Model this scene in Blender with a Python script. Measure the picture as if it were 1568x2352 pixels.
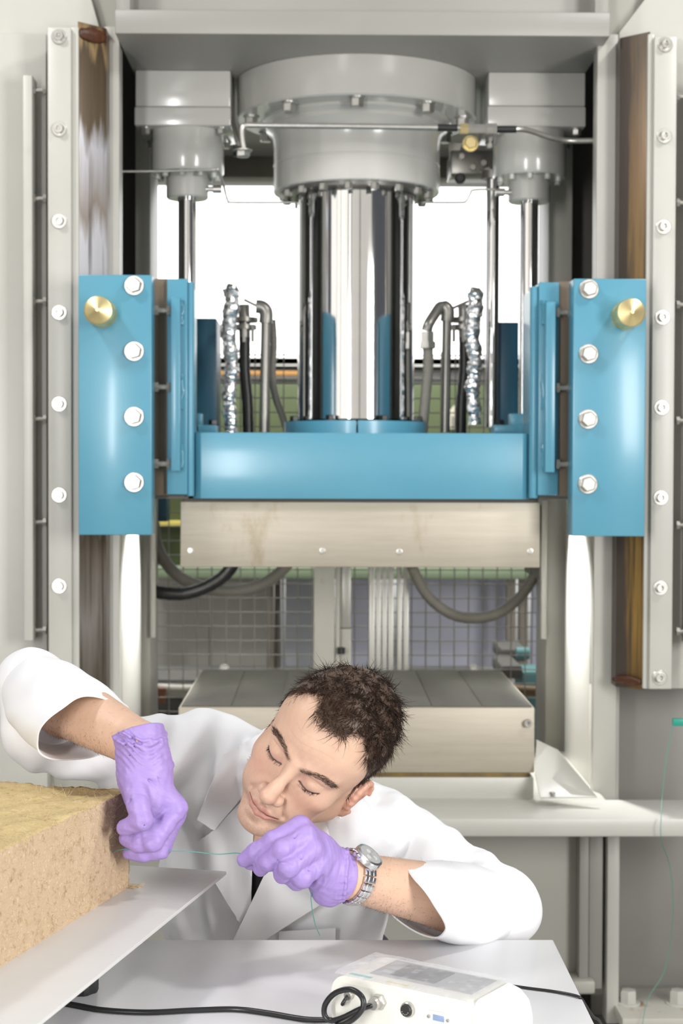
import bpy, bmesh, math, random
import numpy as np
from mathutils import Vector, Matrix, Euler
from mathutils.bvhtree import BVHTree
random.seed(7)
for o in list(bpy.data.objects): bpy.data.objects.remove(o)
scene = bpy.context.scene
C = scene.collection
PI = math.pi
# ------------------------------------------------------------------ camera
CZ = 1.406; FPX = 3700.0
cam_d = bpy.data.cameras.new('camera'); cam = bpy.data.objects.new('camera', cam_d); C.objects.link(cam)
RM = (Matrix.Rotation(-44/FPX, 3, 'Z') @ Matrix.Rotation(PI/2 - math.atan(96/FPX), 3, 'X') @ Matrix.Rotation(0.0030, 3, 'Z'))
cam.matrix_world = Matrix.Translation((0, 0, CZ)) @ RM.to_4x4()
cam_d.sensor_fit = 'VERTICAL'; cam_d.sensor_height = 36; cam_d.lens = 36*FPX/2352
cam_d.dof.use_dof = True; cam_d.dof.focus_distance = 2.12; cam_d.dof.aperture_fstop = 9.0
cam_d.clip_start = 0.05
scene.camera = cam
# ------------------------------------------------------------------ world and lights
w = bpy.data.worlds.new('world'); scene.world = w; w.use_nodes = True
w.node_tree.nodes['Background'].inputs[0].default_value = (0.95, 0.97, 1.0, 1)
w.node_tree.nodes['Background'].inputs[1].default_value = 0.40
def area(name, loc, target, sx, sy, power, col=(1, 1, 1)):
    l = bpy.data.lights.new(name, 'AREA'); l.shape = 'RECTANGLE'; l.size = sx; l.size_y = sy; l.energy = power; l.color = col
    o = bpy.data.objects.new(name, l); C.objects.link(o); o.location = loc
    o.rotation_euler = (Vector(target)-Vector(loc)).to_track_quat('-Z', 'Y').to_euler()
    return o
area('ceiling_flood_left', (-2.0, 2.2, 4.1), (-0.3, 3.6, 1.2), 0.38, 0.38, 44, (1, .985, .96))
area('ceiling_flood_right', (2.2, 2.2, 4.1), (0.4, 3.6, 1.2), 0.38, 0.38, 44, (1, .985, .96))
area('softbox_right', (2.3, 0.2, 1.75), (0.0, 2.6, 1.2), 0.8, 1.5, 88, (1, .99, .97))
area('strip_softbox_left', (-1.35, -1.4, 1.55), (0, 2.6, 1.2), 0.30, 1.7, 80)
area('added_rear_fill', (0.1, 6.0, 3.5), (0.1, 7.4, 1.0), 1.2, 0.3, 130)  # unseen lamp added to brighten the panels behind the mesh
def spot(name, loc, target, power, deg):
    l = bpy.data.lights.new(name, 'SPOT'); l.energy = power; l.spot_size = math.radians(deg); l.spot_blend = .7; l.shadow_soft_size = .03
    o = bpy.data.objects.new(name, l); C.objects.link(o); o.location = loc
    o.rotation_euler = (Vector(target)-Vector(loc)).to_track_quat('-Z', 'Y').to_euler()
spot('column_fill_spot_left', (-.34, 4.48, 1.36), (-.53, 4.36, 1.02), 95, 75)  # hidden spots added to whiten the inner faces of both columns
spot('column_fill_spot_right', (.54, 4.48, 1.36), (.71, 4.36, 1.02), 95, 75)
scene.view_settings.view_transform = 'Standard'; scene.view_settings.look = 'None'
scene.view_settings.gamma = 1; scene.view_settings.use_curve_mapping = False
scene.view_settings.exposure = 0.06
# ------------------------------------------------------------------ placing helpers
def P(px, py, Y):
    d = RM @ Vector(((px-784)/FPX, -(py-1176)/FPX, -1)); t = Y/d.y
    return Vector((d.x*t, Y, CZ+d.z*t))
def PH(px, py, z):
    d = RM @ Vector(((px-784)/FPX, -(py-1176)/FPX, -1)); t = (z-CZ)/d.z
    return Vector((d.x*t, d.y*t, z))
WM = {}
def wm(o): return WM.get(o.name, Matrix.Identity(4))
def obj(name, me, m, parent=None, mat4=None):
    o = bpy.data.objects.new(name, me); C.objects.link(o)
    if m is not None and len(me.materials) == 0:
        for q in (m if isinstance(m, (list, tuple)) else [m]): me.materials.append(q)
    M4 = mat4 or Matrix.Identity(4)
    WM[o.name] = M4.copy(); o.matrix_basis = M4
    if parent is not None:
        o.parent = parent; o.matrix_parent_inverse = wm(parent).inverted()
    return o
def empty(name, loc, label, cat, group=None):
    o = bpy.data.objects.new(name, None); C.objects.link(o); o.location = loc; o.empty_display_size = .05
    WM[o.name] = Matrix.Translation(loc)
    return tag(o, label, cat, group)
def tag(o, label=None, cat=None, group=None, kind=None):
    if label: o['label'] = label
    if cat: o['category'] = cat
    if group: o['group'] = group
    if kind: o['kind'] = kind
    return o
def fin(bm, smooth=None, name='m'):
    bmesh.ops.recalc_face_normals(bm, faces=bm.faces)
    me = bpy.data.meshes.new(name); bm.to_mesh(me); bm.free()
    if smooth is not None:
        me.polygons.foreach_set('use_smooth', [True]*len(me.polygons))
        if smooth < 180: me.set_sharp_from_angle(angle=math.radians(smooth))
    return me
def bev(bm, r, seg=2):
    if r > 0: bmesh.ops.bevel(bm, geom=list(bm.edges), offset=r, segments=seg, profile=.5, affect='EDGES')
def boxm(x0, x1, y0, y1, z0, z1, r=0.0):
    bm = bmesh.new(); bmesh.ops.create_cube(bm, size=1)
    for v in bm.verts:
        v.co = Vector(((x0+x1)/2+v.co.x*(x1-x0), (y0+y1)/2+v.co.y*(y1-y0), (z0+z1)/2+v.co.z*(z1-z0)))
    bev(bm, r); return fin(bm, 30)
def pbox(px0, py0, px1, py1, Y, dep, r=0.003):
    mx, my = (px0+px1)/2, (py0+py1)/2
    x0 = P(px0, my, Y).x; x1 = P(px1, my, Y).x; z1 = P(mx, py0, Y).z; z0 = P(mx, py1, Y).z
    return boxm(x0, x1, Y, Y+dep, z0, z1, r)
def prism(poly, axis, a, b, r=0.0):
    """poly: 2-D outline; axis 'z': (x,y) outline from z=a to b; axis 'y': (x,z) outline from y=a to b"""
    bm = bmesh.new()
    def mk(p, t): return bm.verts.new((p[0], p[1], t) if axis == 'z' else ((p[0], t, p[1]) if axis == 'y' else (t, p[0], p[1])))
    A = [mk(p, a) for p in poly]; B = [mk(p, b) for p in poly]; n = len(poly)
    bm.faces.new(A); bm.faces.new(B[::-1])
    for i in range(n): bm.faces.new((A[i], A[(i+1) % n], B[(i+1) % n], B[i]))
    bmesh.ops.recalc_face_normals(bm, faces=bm.faces); bev(bm, r); return fin(bm, 30)
def lathe(prof, n=48, c=(0, 0, 0), smooth=35):
    """prof: list of (radius, z), turned about Z"""
    bm = bmesh.new(); rings = []
    for r, z in prof:
        if r < 1e-6: rings.append([bm.verts.new((c[0], c[1], c[2]+z))])
        else: rings.append([bm.verts.new((c[0]+r*math.cos(2*PI*i/n), c[1]+r*math.sin(2*PI*i/n), c[2]+z)) for i in range(n)])
    for A, B in zip(rings[:-1], rings[1:]):
        for i in range(n):
            j = (i+1) % n
            if len(A) == 1 and len(B) == 1: continue
            if len(A) == 1: bm.faces.new((A[0], B[j], B[i]))
            elif len(B) == 1: bm.faces.new((A[i], A[j], B[0]))
            else: bm.faces.new((A[i], A[j], B[j], B[i]))
    return fin(bm, smooth)
def spline(pts, n=8):
    pts = [Vector(p) for p in pts]; out = []
    for i in range(len(pts)-1):
        p0 = pts[max(i-1, 0)]; p1 = pts[i]; p2 = pts[i+1]; p3 = pts[min(i+2, len(pts)-1)]
        for k in range(n):
            t = k/n
            out.append(.5*((2*p1)+(p2-p0)*t+(2*p0-5*p1+4*p2-p3)*t*t+(3*p1-p0-3*p2+p3)*t**3))
    out.append(pts[-1]); return out
def tubem(pts, r, n=10, cap=True, rad=None, smooth=50, jitter=0):
    bm = bmesh.new(); pts = [Vector(p) for p in pts]; rings = []
    t0 = (pts[1]-pts[0]).normalized(); up = Vector((0, 0, 1)) if abs(t0.z) < .9 else Vector((1, 0, 0))
    u = t0.cross(up).normalized()
    for i, p in enumerate(pts):
        t = (pts[min(i+1, len(pts)-1)]-pts[max(i-1, 0)]).normalized()
        u = (u-t*u.dot(t)).normalized(); v = t.cross(u)
        rr = rad[i] if rad else r
        rings.append([bm.verts.new(p+(u*math.cos(2*PI*k/n)+v*math.sin(2*PI*k/n))*(rr*(1+jitter*random.uniform(-1, 1)))) for k in range(n)])
    for A, B in zip(rings[:-1], rings[1:]):
        for k in range(n): bm.faces.new((A[k], A[(k+1) % n], B[(k+1) % n], B[k]))
    if cap: bm.faces.new(rings[0]); bm.faces.new(rings[-1][::-1])
    return fin(bm, smooth)
# ------------------------------------------------------------------ materials
def mat(name, col, rough=.5, metal=0.0, col2=None, nscale=6, stretch=(1, 1, 1), stain=None, sscale=3, sthr=.62, bump=0, bscale=40, coat=0, var=.5, emit=0, sheen=0, sss=0, bstretch=None, attr=None, sstretch=(1, 1, 1), swide=.12, rvar=0, spec=.5):
    m = bpy.data.materials.new(name); m.use_nodes = True; nt = m.node_tree; N = nt.nodes; L = nt.links
    b = N['Principled BSDF']; c4 = tuple(col)+(1,)
    b.inputs['Base Color'].default_value = c4; b.inputs['Roughness'].default_value = rough; b.inputs['Metallic'].default_value = metal; b.inputs['Specular IOR Level'].default_value = spec
    if coat: b.inputs['Coat Weight'].default_value = coat; b.inputs['Coat Roughness'].default_value = .15
    if sheen: b.inputs['Sheen Weight'].default_value = sheen
    if sss:
        b.inputs['Subsurface Weight'].default_value = sss; b.inputs['Subsurface Radius'].default_value = (1, .35, .2); b.inputs['Subsurface Scale'].default_value = .004
    if emit: b.inputs['Emission Color'].default_value = c4; b.inputs['Emission Strength'].default_value = emit
    tc = N.new('ShaderNodeTexCoord')
    def noise(scale, st, detail=5, rg=.6):
        mp = N.new('ShaderNodeMapping'); mp.inputs['Scale'].default_value = st; L.new(tc.outputs['Object'], mp.inputs[0])
        n = N.new('ShaderNodeTexNoise'); n.inputs['Scale'].default_value = scale; n.inputs['Detail'].default_value = detail; n.inputs['Roughness'].default_value = rg
        L.new(mp.outputs[0], n.inputs['Vector']); return n.outputs['Fac']
    cur = None
    if attr:
        a = N.new('ShaderNodeAttribute'); a.attribute_name = attr; cur = a.outputs['Color']
    def mix(fac, A, B):
        x = N.new('ShaderNodeMix'); x.data_type = 'RGBA'
        L.new(fac, x.inputs[0])
        if isinstance(A, tuple): x.inputs[6].default_value = A
        else: L.new(A, x.inputs[6])
        x.inputs[7].default_value = B
        return x.outputs[2]
    def ramp(fac, lo, hi):
        r = N.new('ShaderNodeMapRange'); r.inputs[1].default_value = lo; r.inputs[2].default_value = hi; L.new(fac, r.inputs[0]); return r.outputs[0]
    if col2: cur = mix(ramp(noise(nscale, stretch), .5-var*.5, .5+var*.5), cur or c4, tuple(col2)+(1,))
    if stain: cur = mix(ramp(noise(sscale, sstretch, 6, .65), sthr, sthr+swide), cur or c4, tuple(stain)+(1,))
    if cur is not None: L.new(cur, b.inputs['Base Color'])
    if rvar:
        r = N.new('ShaderNodeMapRange'); r.inputs[3].default_value = rough-rvar; r.inputs[4].default_value = rough+rvar
        L.new(noise(nscale*1.7, stretch), r.inputs[0]); L.new(r.outputs[0], b.inputs['Roughness'])
    if bump:
        bp = N.new('ShaderNodeBump'); bp.inputs['Strength'].default_value = bump; bp.inputs['Distance'].default_value = .002
        L.new(noise(bscale, bstretch or stretch, 6), bp.inputs['Height']); L.new(bp.outputs[0], b.inputs['Normal'])
    return m
M = {}
M['grey'] = mat('grey_paint', (.45, .44, .395), .42, col2=(.41, .40, .355), nscale=3, stain=(.42, .36, .25), sscale=7, sthr=.70, bump=.05, bscale=120)
M['grey2'] = mat('light_grey_paint', (.56, .55, .505), .36, col2=(.51, .50, .455), nscale=4, stain=(.50, .42, .28), sscale=9, sthr=.72, bump=.04, bscale=140)
M['cyl'] = mat('silver_grey_enamel', (.55, .545, .515), .2, col2=(.51, .505, .475), nscale=5, coat=.5, stain=(.38, .34, .26), sscale=5, sthr=.74)
M['head'] = mat('mid_grey_paint_and_web_shade', (.33, .32, .295), .4, col2=(.30, .29, .265), nscale=3, stain=(.22, .17, .11), sscale=8, sthr=.70)  # head paint; on the column web it also stands in for shade
M['dark'] = mat('dark_paint_and_shade', (.12, .115, .10), .6, col2=(.09, .085, .075))  # dark parts, plus the shade of cavities and gaps put into colour
M['blue'] = mat('blue_enamel', (.105, .335, .455), .33, col2=(.092, .305, .425), nscale=5, stain=(.05, .17, .20), sscale=11, sthr=.74, coat=.25, bump=.05, bscale=150)
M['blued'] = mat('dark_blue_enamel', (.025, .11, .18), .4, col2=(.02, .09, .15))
M['steel'] = mat('machined_steel_with_oil_film', (.48, .435, .355), .45, metal=.25, col2=(.41, .365, .29), nscale=3, stretch=(2, 2, 26), stain=(.30, .23, .13), sscale=4.5, sthr=.585, sstretch=(2.2, 2, 1.0), bump=.12, bscale=12, bstretch=(2, 2, 40), swide=.22)
M['steeltop'] = mat('dull_steel_plate_top', (.15, .145, .125), .5, spec=.18, col2=(.11, .105, .09), nscale=2, stretch=(5, .8, 1), stain=(.10, .09, .07), sscale=4, sthr=.6, bump=.06, bscale=30)
M['chrome'] = mat('polished_chrome', (.80, .80, .80), .07, metal=1.0, col2=(.74, .74, .75), nscale=2, stretch=(1, 1, 6))
M['zinc'] = mat('zinc_plated_steel', (.62, .61, .58), .34, metal=.85, col2=(.50, .48, .44), nscale=60)
M['bolt'] = mat('galvanised_bolt', (.42, .41, .38), .48, metal=.6, col2=(.33, .315, .28), nscale=70)
M['pipe'] = mat('grey_steel_pipe', (.28, .27, .25), .34, metal=.7, col2=(.22, .21, .19), nscale=20)
M['brass'] = mat('brass', (.86, .72, .38), .36, metal=.9, col2=(.80, .65, .32), nscale=30)
M['blackrub'] = mat('black_rubber', (.018, .018, .018), .38, bump=.1, bscale=200)
M['greyhose'] = mat('grey_braided_hose', (.25, .235, .20), .5, metal=.0, col2=(.17, .16, .135), nscale=260, bump=.5, bscale=400)
M['foil'] = mat('aluminium_foil', (.88, .88, .89), .27, metal=1.0, bump=.5, bscale=90)
M['wire'] = mat('galvanised_wire', (.45, .43, .375), .5, metal=.2, col2=(.38, .36, .31), nscale=60)
M['alu'] = mat('aluminium_profile', (.62, .61, .57), .35, metal=.35, col2=(.56, .55, .50), nscale=3)
def worn(name, a, b_, c_, lo, hi):
    """guide strip metal: clean machined metal with oily brown wear running down it"""
    return mat(name, a, .3, metal=.55, col2=b_, nscale=2.2, stretch=(9, 3, .9), var=.35, stain=c_, sscale=1.7, sthr=lo, sstretch=(8, 2, 1.1), swide=hi, bump=.1, bscale=14, bstretch=(10, 3, 1))
def guide_mat(name, stops, xsplit=None):
    m = worn(name, (.6, .6, .62), (.45, .42, .40), (.2, .15, .1), .55, .2); nt = m.node_tree; N = nt.nodes; L = nt.links; b = N['Principled BSDF']
    tc = N.new('ShaderNodeTexCoord'); sx = N.new('ShaderNodeSeparateXYZ'); L.new(tc.outputs['Object'], sx.inputs[0])
    mp = N.new('ShaderNodeMapping'); mp.inputs['Scale'].default_value = (60, 20, 3.5); L.new(tc.outputs['Object'], mp.inputs[0])
    n = N.new('ShaderNodeTexNoise'); n.inputs['Scale'].default_value = 1; n.inputs['Detail'].default_value = 6; L.new(mp.outputs[0], n.inputs['Vector'])
    z0, z1 = P(200, 1600, 4.0).z, P(200, 57, 4.0).z
    mr = N.new('ShaderNodeMapRange'); mr.inputs[1].default_value = z1; mr.inputs[2].default_value = z0; L.new(sx.outputs[2], mr.inputs[0])
    ad = N.new('ShaderNodeMath'); ad.operation = 'MULTIPLY_ADD'; L.new(n.outputs[0], ad.inputs[0]); ad.inputs[1].default_value = .16; ad.inputs[2].default_value = -.08
    sm = N.new('ShaderNodeMath'); L.new(mr.outputs[0], sm.inputs[0]); L.new(ad.outputs[0], sm.inputs[1])
    cr = N.new('ShaderNodeValToRGB'); L.new(sm.outputs[0], cr.inputs[0]); e = cr.color_ramp.elements
    e[0].position = stops[0][0]; e[0].color = stops[0][1]+(1,); e[1].position = stops[-1][0]; e[1].color = stops[-1][1]+(1,)
    for p, c in stops[1:-1]: q = e.new(p); q.color = c+(1,)
    out = cr.outputs[0]
    # streaks running down the strip
    mp2 = N.new('ShaderNodeMapping'); mp2.inputs['Scale'].default_value = (110, 60, 2.2); L.new(tc.outputs['Object'], mp2.inputs[0])
    n2 = N.new('ShaderNodeTexNoise'); n2.inputs['Scale'].default_value = 1; n2.inputs['Detail'].default_value = 5; L.new(mp2.outputs[0], n2.inputs['Vector'])
    r2 = N.new('ShaderNodeMapRange'); r2.inputs[1].default_value = .52; r2.inputs[2].default_value = .68; r2.inputs[4].default_value = .75; L.new(n2.outputs[0], r2.inputs[0])
    mx = N.new('ShaderNodeMix'); mx.data_type = 'RGBA'; L.new(r2.outputs[0], mx.inputs[0]); L.new(out, mx.inputs[6]); mx.inputs[7].default_value = (.055, .04, .025, 1); out = mx.outputs[2]
    if xsplit is not None:
        a2 = N.new('ShaderNodeMath'); a2.operation = 'MULTIPLY_ADD'; L.new(n.outputs[0], a2.inputs[0]); a2.inputs[1].default_value = .05; L.new(sx.outputs[0], a2.inputs[2])
        r3 = N.new('ShaderNodeMapRange'); r3.inputs[1].default_value = xsplit; r3.inputs[2].default_value = xsplit+.012; L.new(a2.outputs[0], r3.inputs[0])
        m3 = N.new('ShaderNodeMix'); m3.data_type = 'RGBA'; L.new(r3.outputs[0], m3.inputs[0]); m3.inputs[6].default_value = (.085, .068, .055, 1); L.new(out, m3.inputs[7]); out = m3.outputs[2]
    L.new(out, b.inputs['Base Color']); b.inputs['Metallic'].default_value = .35; b.inputs['Roughness'].default_value = .36
    return m
M['guideL'] = guide_mat('worn_guide_metal', [(0, (.10, .05, .025)), (.03, (.32, .22, .10)), (.055, (.08, .055, .03)), (.15, (.12, .085, .05)), (.18, (.55, .54, .57)), (.27, (.33, .28, .24)), (.31, (.66, .65, .68)), (.70, (.60, .58, .58)), (.76, (.12, .095, .065)), (.88, (.26, .24, .22)), (1, (.08, .065, .045))])
M['guideR'] = guide_mat('oily_guide_metal', [(0, (.13, .10, .07)), (.18, (.20, .13, .07)), (.38, (.30, .19, .08)), (.7, (.26, .16, .06)), (.85, (.36, .22, .06)), (1, (.14, .08, .03))], P(1442, 800, 4.0).x+.025)
M['brownstrip'] = mat('brown_composite_strip', (.22, .165, .11), .5, col2=(.15, .115, .08), nscale=5, stretch=(6, 2, 1))
M['grease'] = mat('old_brown_grease', (.10, .032, .012), .35, col2=(.06, .022, .01), nscale=30, bump=.8, bscale=60)
# ------------------------------------------------------------------ fasteners (shared meshes, facing -Y, origin on the surface)
def fastener(kind, r, h, wr=0, wh=0):
    bm = bmesh.new()
    def ring(rad, y, n, ph=0): return [bm.verts.new((rad*math.cos(2*PI*i/n+ph), -y, rad*math.sin(2*PI*i/n+ph))) for i in range(n)]
    def bridge(A, B):
        n = len(A)
        for i in range(n): bm.faces.new((A[i], A[(i+1) % n], B[(i+1) % n], B[i]))
    if wr:
        a = ring(wr, 0, 20); b = ring(wr, wh*.7, 20); c = ring(wr*.94, wh, 20); bridge(a, b); bridge(b, c); bm.faces.new(c)
    if kind == 'hex':
        a = ring(r, wh, 6, .3); b = ring(r, wh+h*.85, 6, .3); c = ring(r*.86, wh+h, 6, .3); bridge(a, b); bridge(b, c); bm.faces.new(c)
    elif kind == 'cap':
        a = ring(r, wh, 20); b = ring(r, wh+h*.88, 20); c = ring(r*.9, wh+h, 20); bridge(a, b); bridge(b, c)
        d = ring(r*.56, wh+h, 20)
        bridge(c, d)
        e = ring(r*.5, wh+h*.35, 20); bridge(d, e); bm.faces.new(e)
    me = fin(bm, 30); return me
HEX24 = fastener('hex', .0185, .015, .0235, .004); CAP20 = fastener('cap', .0115, .013, .0185, .003)
HEX16 = fastener('hex', .013, .012, .016, .003); CAP6 = fastener('cap', .0075, .002); HEX12 = fastener('hex', .010, .010)
CAP12 = fastener('cap', .012, .018); CAPS = fastener('cap', .010, .014)
def put(name, me, m, loc, parent, rot=None):
    M4 = Matrix.Translation(loc)
    if rot is not None: M4 = M4 @ rot
    return obj(name, me, m, parent, M4)
DOWN = Matrix.Rotation(PI/2, 4, 'X')      # -Y -> -Z
UP = Matrix.Rotation(-PI/2, 4, 'X')
def jack(px0, px1, py, Y, parent, r=.0055):
    """a horizontal set screw with hexagon head and lock nut between two px columns"""
    a = P(px0, py, Y); b = P(px1, py, Y); L = b.x-a.x; s = 1 if L > 0 else -1
    bm = bmesh.new()
    def seg(x0, x1, rr, n):
        A = [bm.verts.new((x0, rr*math.cos(2*PI*i/n), rr*math.sin(2*PI*i/n))) for i in range(n)]
        B = [bm.verts.new((x1, rr*math.cos(2*PI*i/n), rr*math.sin(2*PI*i/n))) for i in range(n)]
        for i in range(n): bm.faces.new((A[i], A[(i+1) % n], B[(i+1) % n], B[i]))
        bm.faces.new(A); bm.faces.new(B[::-1])
    aL = abs(L); seg(0, aL, r, 10); seg(0, aL*.22, r*1.95, 6); seg(aL*.74, aL*.97, r*1.95, 6)
    me = fin(bm, 30)
    return put('jack_screw', me, M['bolt'], a, parent, Matrix.Scale(s, 4, (1, 0, 0)) if s < 0 else None)
# ------------------------------------------------------------------ PRESS FRAME (fixed part)
fr = empty('press_frame', (0.09, 4.2, 0), 'large light grey steel press frame with two columns and head beam', 'press frame')
def X(px, Y): return P(px, 1080, Y).x
def Z(py, Y): return P(740, py, Y).z
ZB, ZT = 0.0, 3.1
# columns: front box, rear box, side plates
for sd in (-1, 1):
    xi = X(275, 4.12) if sd < 0 else X(1365, 4.12); xo = X(-60, 4.15) if sd < 0 else X(1640, 4.12)
    xr0, xr1 = (X(311, 4.68), X(345, 4.68)) if sd < 0 else (X(1256, 4.68), X(1310, 4.68))
    bx_ = lambda a, b_, *r: boxm(min(a, b_), max(a, b_), *r)
    if sd < 0: obj('column', bx_(xi, xo, 4.12, 4.18, ZB, ZT, .002), M['grey'], fr)
    else:
        obj('column', bx_(xi, xo, 4.12, 4.18, Z(1575, 4.12), ZT, .002), M['grey'], fr); obj('column', bx_(xi, X(1426, 4.12), 4.12, 4.18, ZB, Z(1575, 4.12)-.0005, .002), M['grey'], fr)
    obj('column_cheek', bx_(xi, (xo if sd < 0 else X(1424, 4.12)), 4.181, 4.60, ZB, Z(1150, 4.3), .002), M['grey2'], fr)
    obj('cavity_shade_core', bx_(xi+sd*.16, xo, 4.181, 4.9, Z(1150, 4.3), ZT, .002), M['dark'], fr)  # dark block stands in for the unlit column cavity
    obj('cavity_shade_back', bx_(xr0 if sd < 0 else xr1, xo, 4.86, 4.9, ZB, ZT, .002), M['dark'], fr)  # dark sheet behind the cavity, its shade put into the colour
    obj('rear_column', bx_(xr0, xr1, 4.68, 4.9, ZB, 2.6, .002), M['grey'], fr)
# thin cover strips on the rear columns
obj('cover_strip', pbox(345, 700, 357, 1465, 4.66, .02, .001), M['grey2'], fr)
obj('cover_strip', pbox(1243, 1150, 1256, 1468, 4.66, .02, .001), M['grey2'], fr)
# outer side panels of the frame
obj('side_panel', pbox(-160, 75, 108, 2400, 4.06, .05), M['grey2'], fr)
obj('side_panel', pbox(1545, 90, 1760, 1582, 4.06, .05), M['grey2'], fr)
gp = [P(-120, -260, 4.1), P(135, -260, 4.1), P(228, 62, 4.1), P(228, 120, 4.1), P(-120, 120, 4.1)]
obj('gusset_plate', prism([(p.x, p.z) for p in gp], 'y', 4.085, 4.115), M['grey2'], fr)
gp = [P(1760, -260, 4.1), P(1520, -260, 4.1), P(1480, 0, 4.1), P(1420, 78, 4.1), P(1420, 140, 4.1), P(1760, 140, 4.1)]
obj('gusset_plate', prism([(p.x, p.z) for p in gp], 'y', 4.085, 4.115), M['grey2'], fr)
# column facing flats next to the guides
obj('column_flange', pbox(240, 60, 274, 2352, 4.09, .03), M['grey2'], fr)
obj('column_flange', pbox(1366, 78, 1420, 1840, 4.09, .03), M['grey2'], fr)
# rails: cover with cap screws, step, angled guide face
rl = obj('rail_cover', pbox(110, 62, 164, 1600, 3.95, .05, .003), M['grey2'], fr)
for y in (85, 297, 508, 718, 928, 1137, 1346): put('cap_screw', CAP20, M['zinc'], P(136, y, 3.95), rl)
rr = obj('rail_cover', prism([(P(1497, 800, 3.95).x, 3.95), (P(1549, 800, 3.95).x, 3.95), (P(1549, 800, 3.95).x, 4.0), (P(1497, 800, 3.95).x, 4.0)], 'z', Z(1582, 3.95), Z(78, 3.95), .003), M['grey2'], fr)
for y, x in ((103, 1527), (313, 1525), (521, 1523), (729, 1521), (936, 1519), (1143, 1517), (1350, 1516), (1556, 1514)): put('cap_screw', CAP20, M['zinc'], P(x, y, 3.95), rr)
obj('rail_step', pbox(164, 62, 181, 1600, 3.965, .05, .002), M['grey2'], fr)
obj('rail_step', pbox(1482, 78, 1497, 1582, 3.965, .05, .002), M['grey2'], fr)
xa, xb = X(181, 3.98), X(246, 4.04)
gl = obj('guide_strip', prism([(xa, 3.97), (xb, 4.03), (xb, 4.10), (xa, 4.10)], 'z', Z(1600, 4.0), Z(60, 4.0), .001), M['guideL'], fr)
tag(gl, 'worn bronze guide strip with brown oily wear')
xa, xb = X(1483, 3.98), X(1415, 4.04)
gr_ = obj('guide_strip', prism([(xa, 3.97), (xb, 4.03), (xb, 4.10), (xa, 4.10)], 'z', Z(1580, 4.0), Z(75, 4.0), .001), M['guideR'], fr)
tag(gr_, 'guide strip coated with brown oil')
bm = bmesh.new(); bmesh.ops.create_icosphere(bm, subdivisions=3, radius=1)
for v in bm.verts:
    n = random.uniform(.85, 1.15); c = P(212, 82, 4.0); v.co = Vector((c.x+v.co.x*.032*n, 3.998+v.co.x*.028+v.co.y*.008, c.z+v.co.z*.017*n))
obj('grease_lump', fin(bm, 180), M['grease'], gl)
bm = bmesh.new(); bmesh.ops.create_icosphere(bm, subdivisions=3, radius=1)
for v in bm.verts:
    n = random.uniform(.85, 1.15); c = P(1440, 1563, 4.0); v.co = Vector((c.x+v.co.x*.030*n, 4.0-v.co.x*.026+v.co.y*.007, c.z+v.co.z*.012*n))
obj('grease_lump', fin(bm, 180), M['grease'], gr_)
# adjusting bars with set screws
ab = obj('adjusting_bar', pbox(53, 172, 75, 1472, 3.98, .07, .003), M['grey2'], fr)
for y in (207, 456, 692, 962, 1199, 1447): jack(75, 108, y, 4.0, ab)
ab2 = obj('adjusting_bar', pbox(1584, 190, 1606, 1480, 3.98, .07, .003), M['grey2'], fr)
for y in (222, 466, 700, 966, 1206, 1450): jack(1584, 1551, y, 4.0, ab2)
# head beam
x0, x1 = X(264, 4.0), X(1394, 4.0)
zs = Z(80, 4.0); hb = obj('head_beam', prism([(x0, 4.0), (x1, 4.0), (x1, 5.55), (x0, 5.55)], 'z', zs, zs+.06, .004), M['head'], fr)
obj('head_web', boxm(x0+.02, x1-.02, 4.10, 4.14, zs+.055, zs+.8, .002), M['head'], fr)
obj('head_web', boxm(x0+.02, x1-.02, 5.3, 5.35, zs+.055, zs+.8, .002), M['head'], fr)
obj('head_top_plate', boxm(x0, x1, 4.0, 5.55, zs+.78, zs+.84, .004), M['head'], fr)
for xx in (x0+.0, x1-.035): obj('head_side_plate', boxm(xx, xx+.035, 4.02, 5.5, zs+.05, zs+.8, .002), M['head'], fr)
obj('weld_bead', tubem(spline([(x0+.06+i*(x1-x0-.12)/12, 4.098+.002*random.uniform(-1, 1), zs+.063) for i in range(13)], 3), .006, 6), mat('rusty_weld', (.20, .13, .07), .6), fr)
obj('rear_head_beam', pbox(330, 325, 1300, 408, 5.551, .18), mat('olive_grey_paint', (.20, .185, .14), .5), fr)
# lower base of the frame: table block under the platen, long front bar, panels below
zb = P(1200, 1880, 3.75).z
bar = obj('front_bar', boxm(X(-400, 3.75), X(1800, 3.75), 3.75, 3.97, P(1300, 1923, 3.75).z, zb, .006), M['grey2'], fr)
zp = PH(820, 1622, CZ-.586).z
obj('bed_block', boxm(X(412, 4.0), X(1230, 4.0), 4.0, 4.72, P(1000, 1835, 4.0).z, P(1000, 1786, 4.0).z, .003), M['grey2'], fr)
obj('bed', boxm(x0, x1, 3.98, 4.75, .10, P(1000, 1835, 4.0).z+.002, .003), M['grey'], fr)
obj('lower_panel', boxm(X(-300, 3.96), X(1345, 3.96), 3.981, 4.0, 0, P(1000, 1900, 3.96).z, .002), M['head'], fr)
obj('panel_rib', pbox(1330, 1900, 1352, 2275, 3.93, .06), M['head'], fr)
obj('panel_rib', pbox(1352, 1900, 1384, 2272, 3.94, .05), M['head'], fr)
obj('panel_rib', pbox(1394, 1890, 1422, 2352, 3.92, .08), M['grey2'], fr)
obj('panel_foot', pbox(1316, 2255, 1366, 2282, 3.9, .08), M['grey'], fr)
obj('column_web', pbox(1400, 1500, 1900, 2352, 4.36, .03), M['head'], fr)  # darker grey carries the shade under the rail
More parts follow.
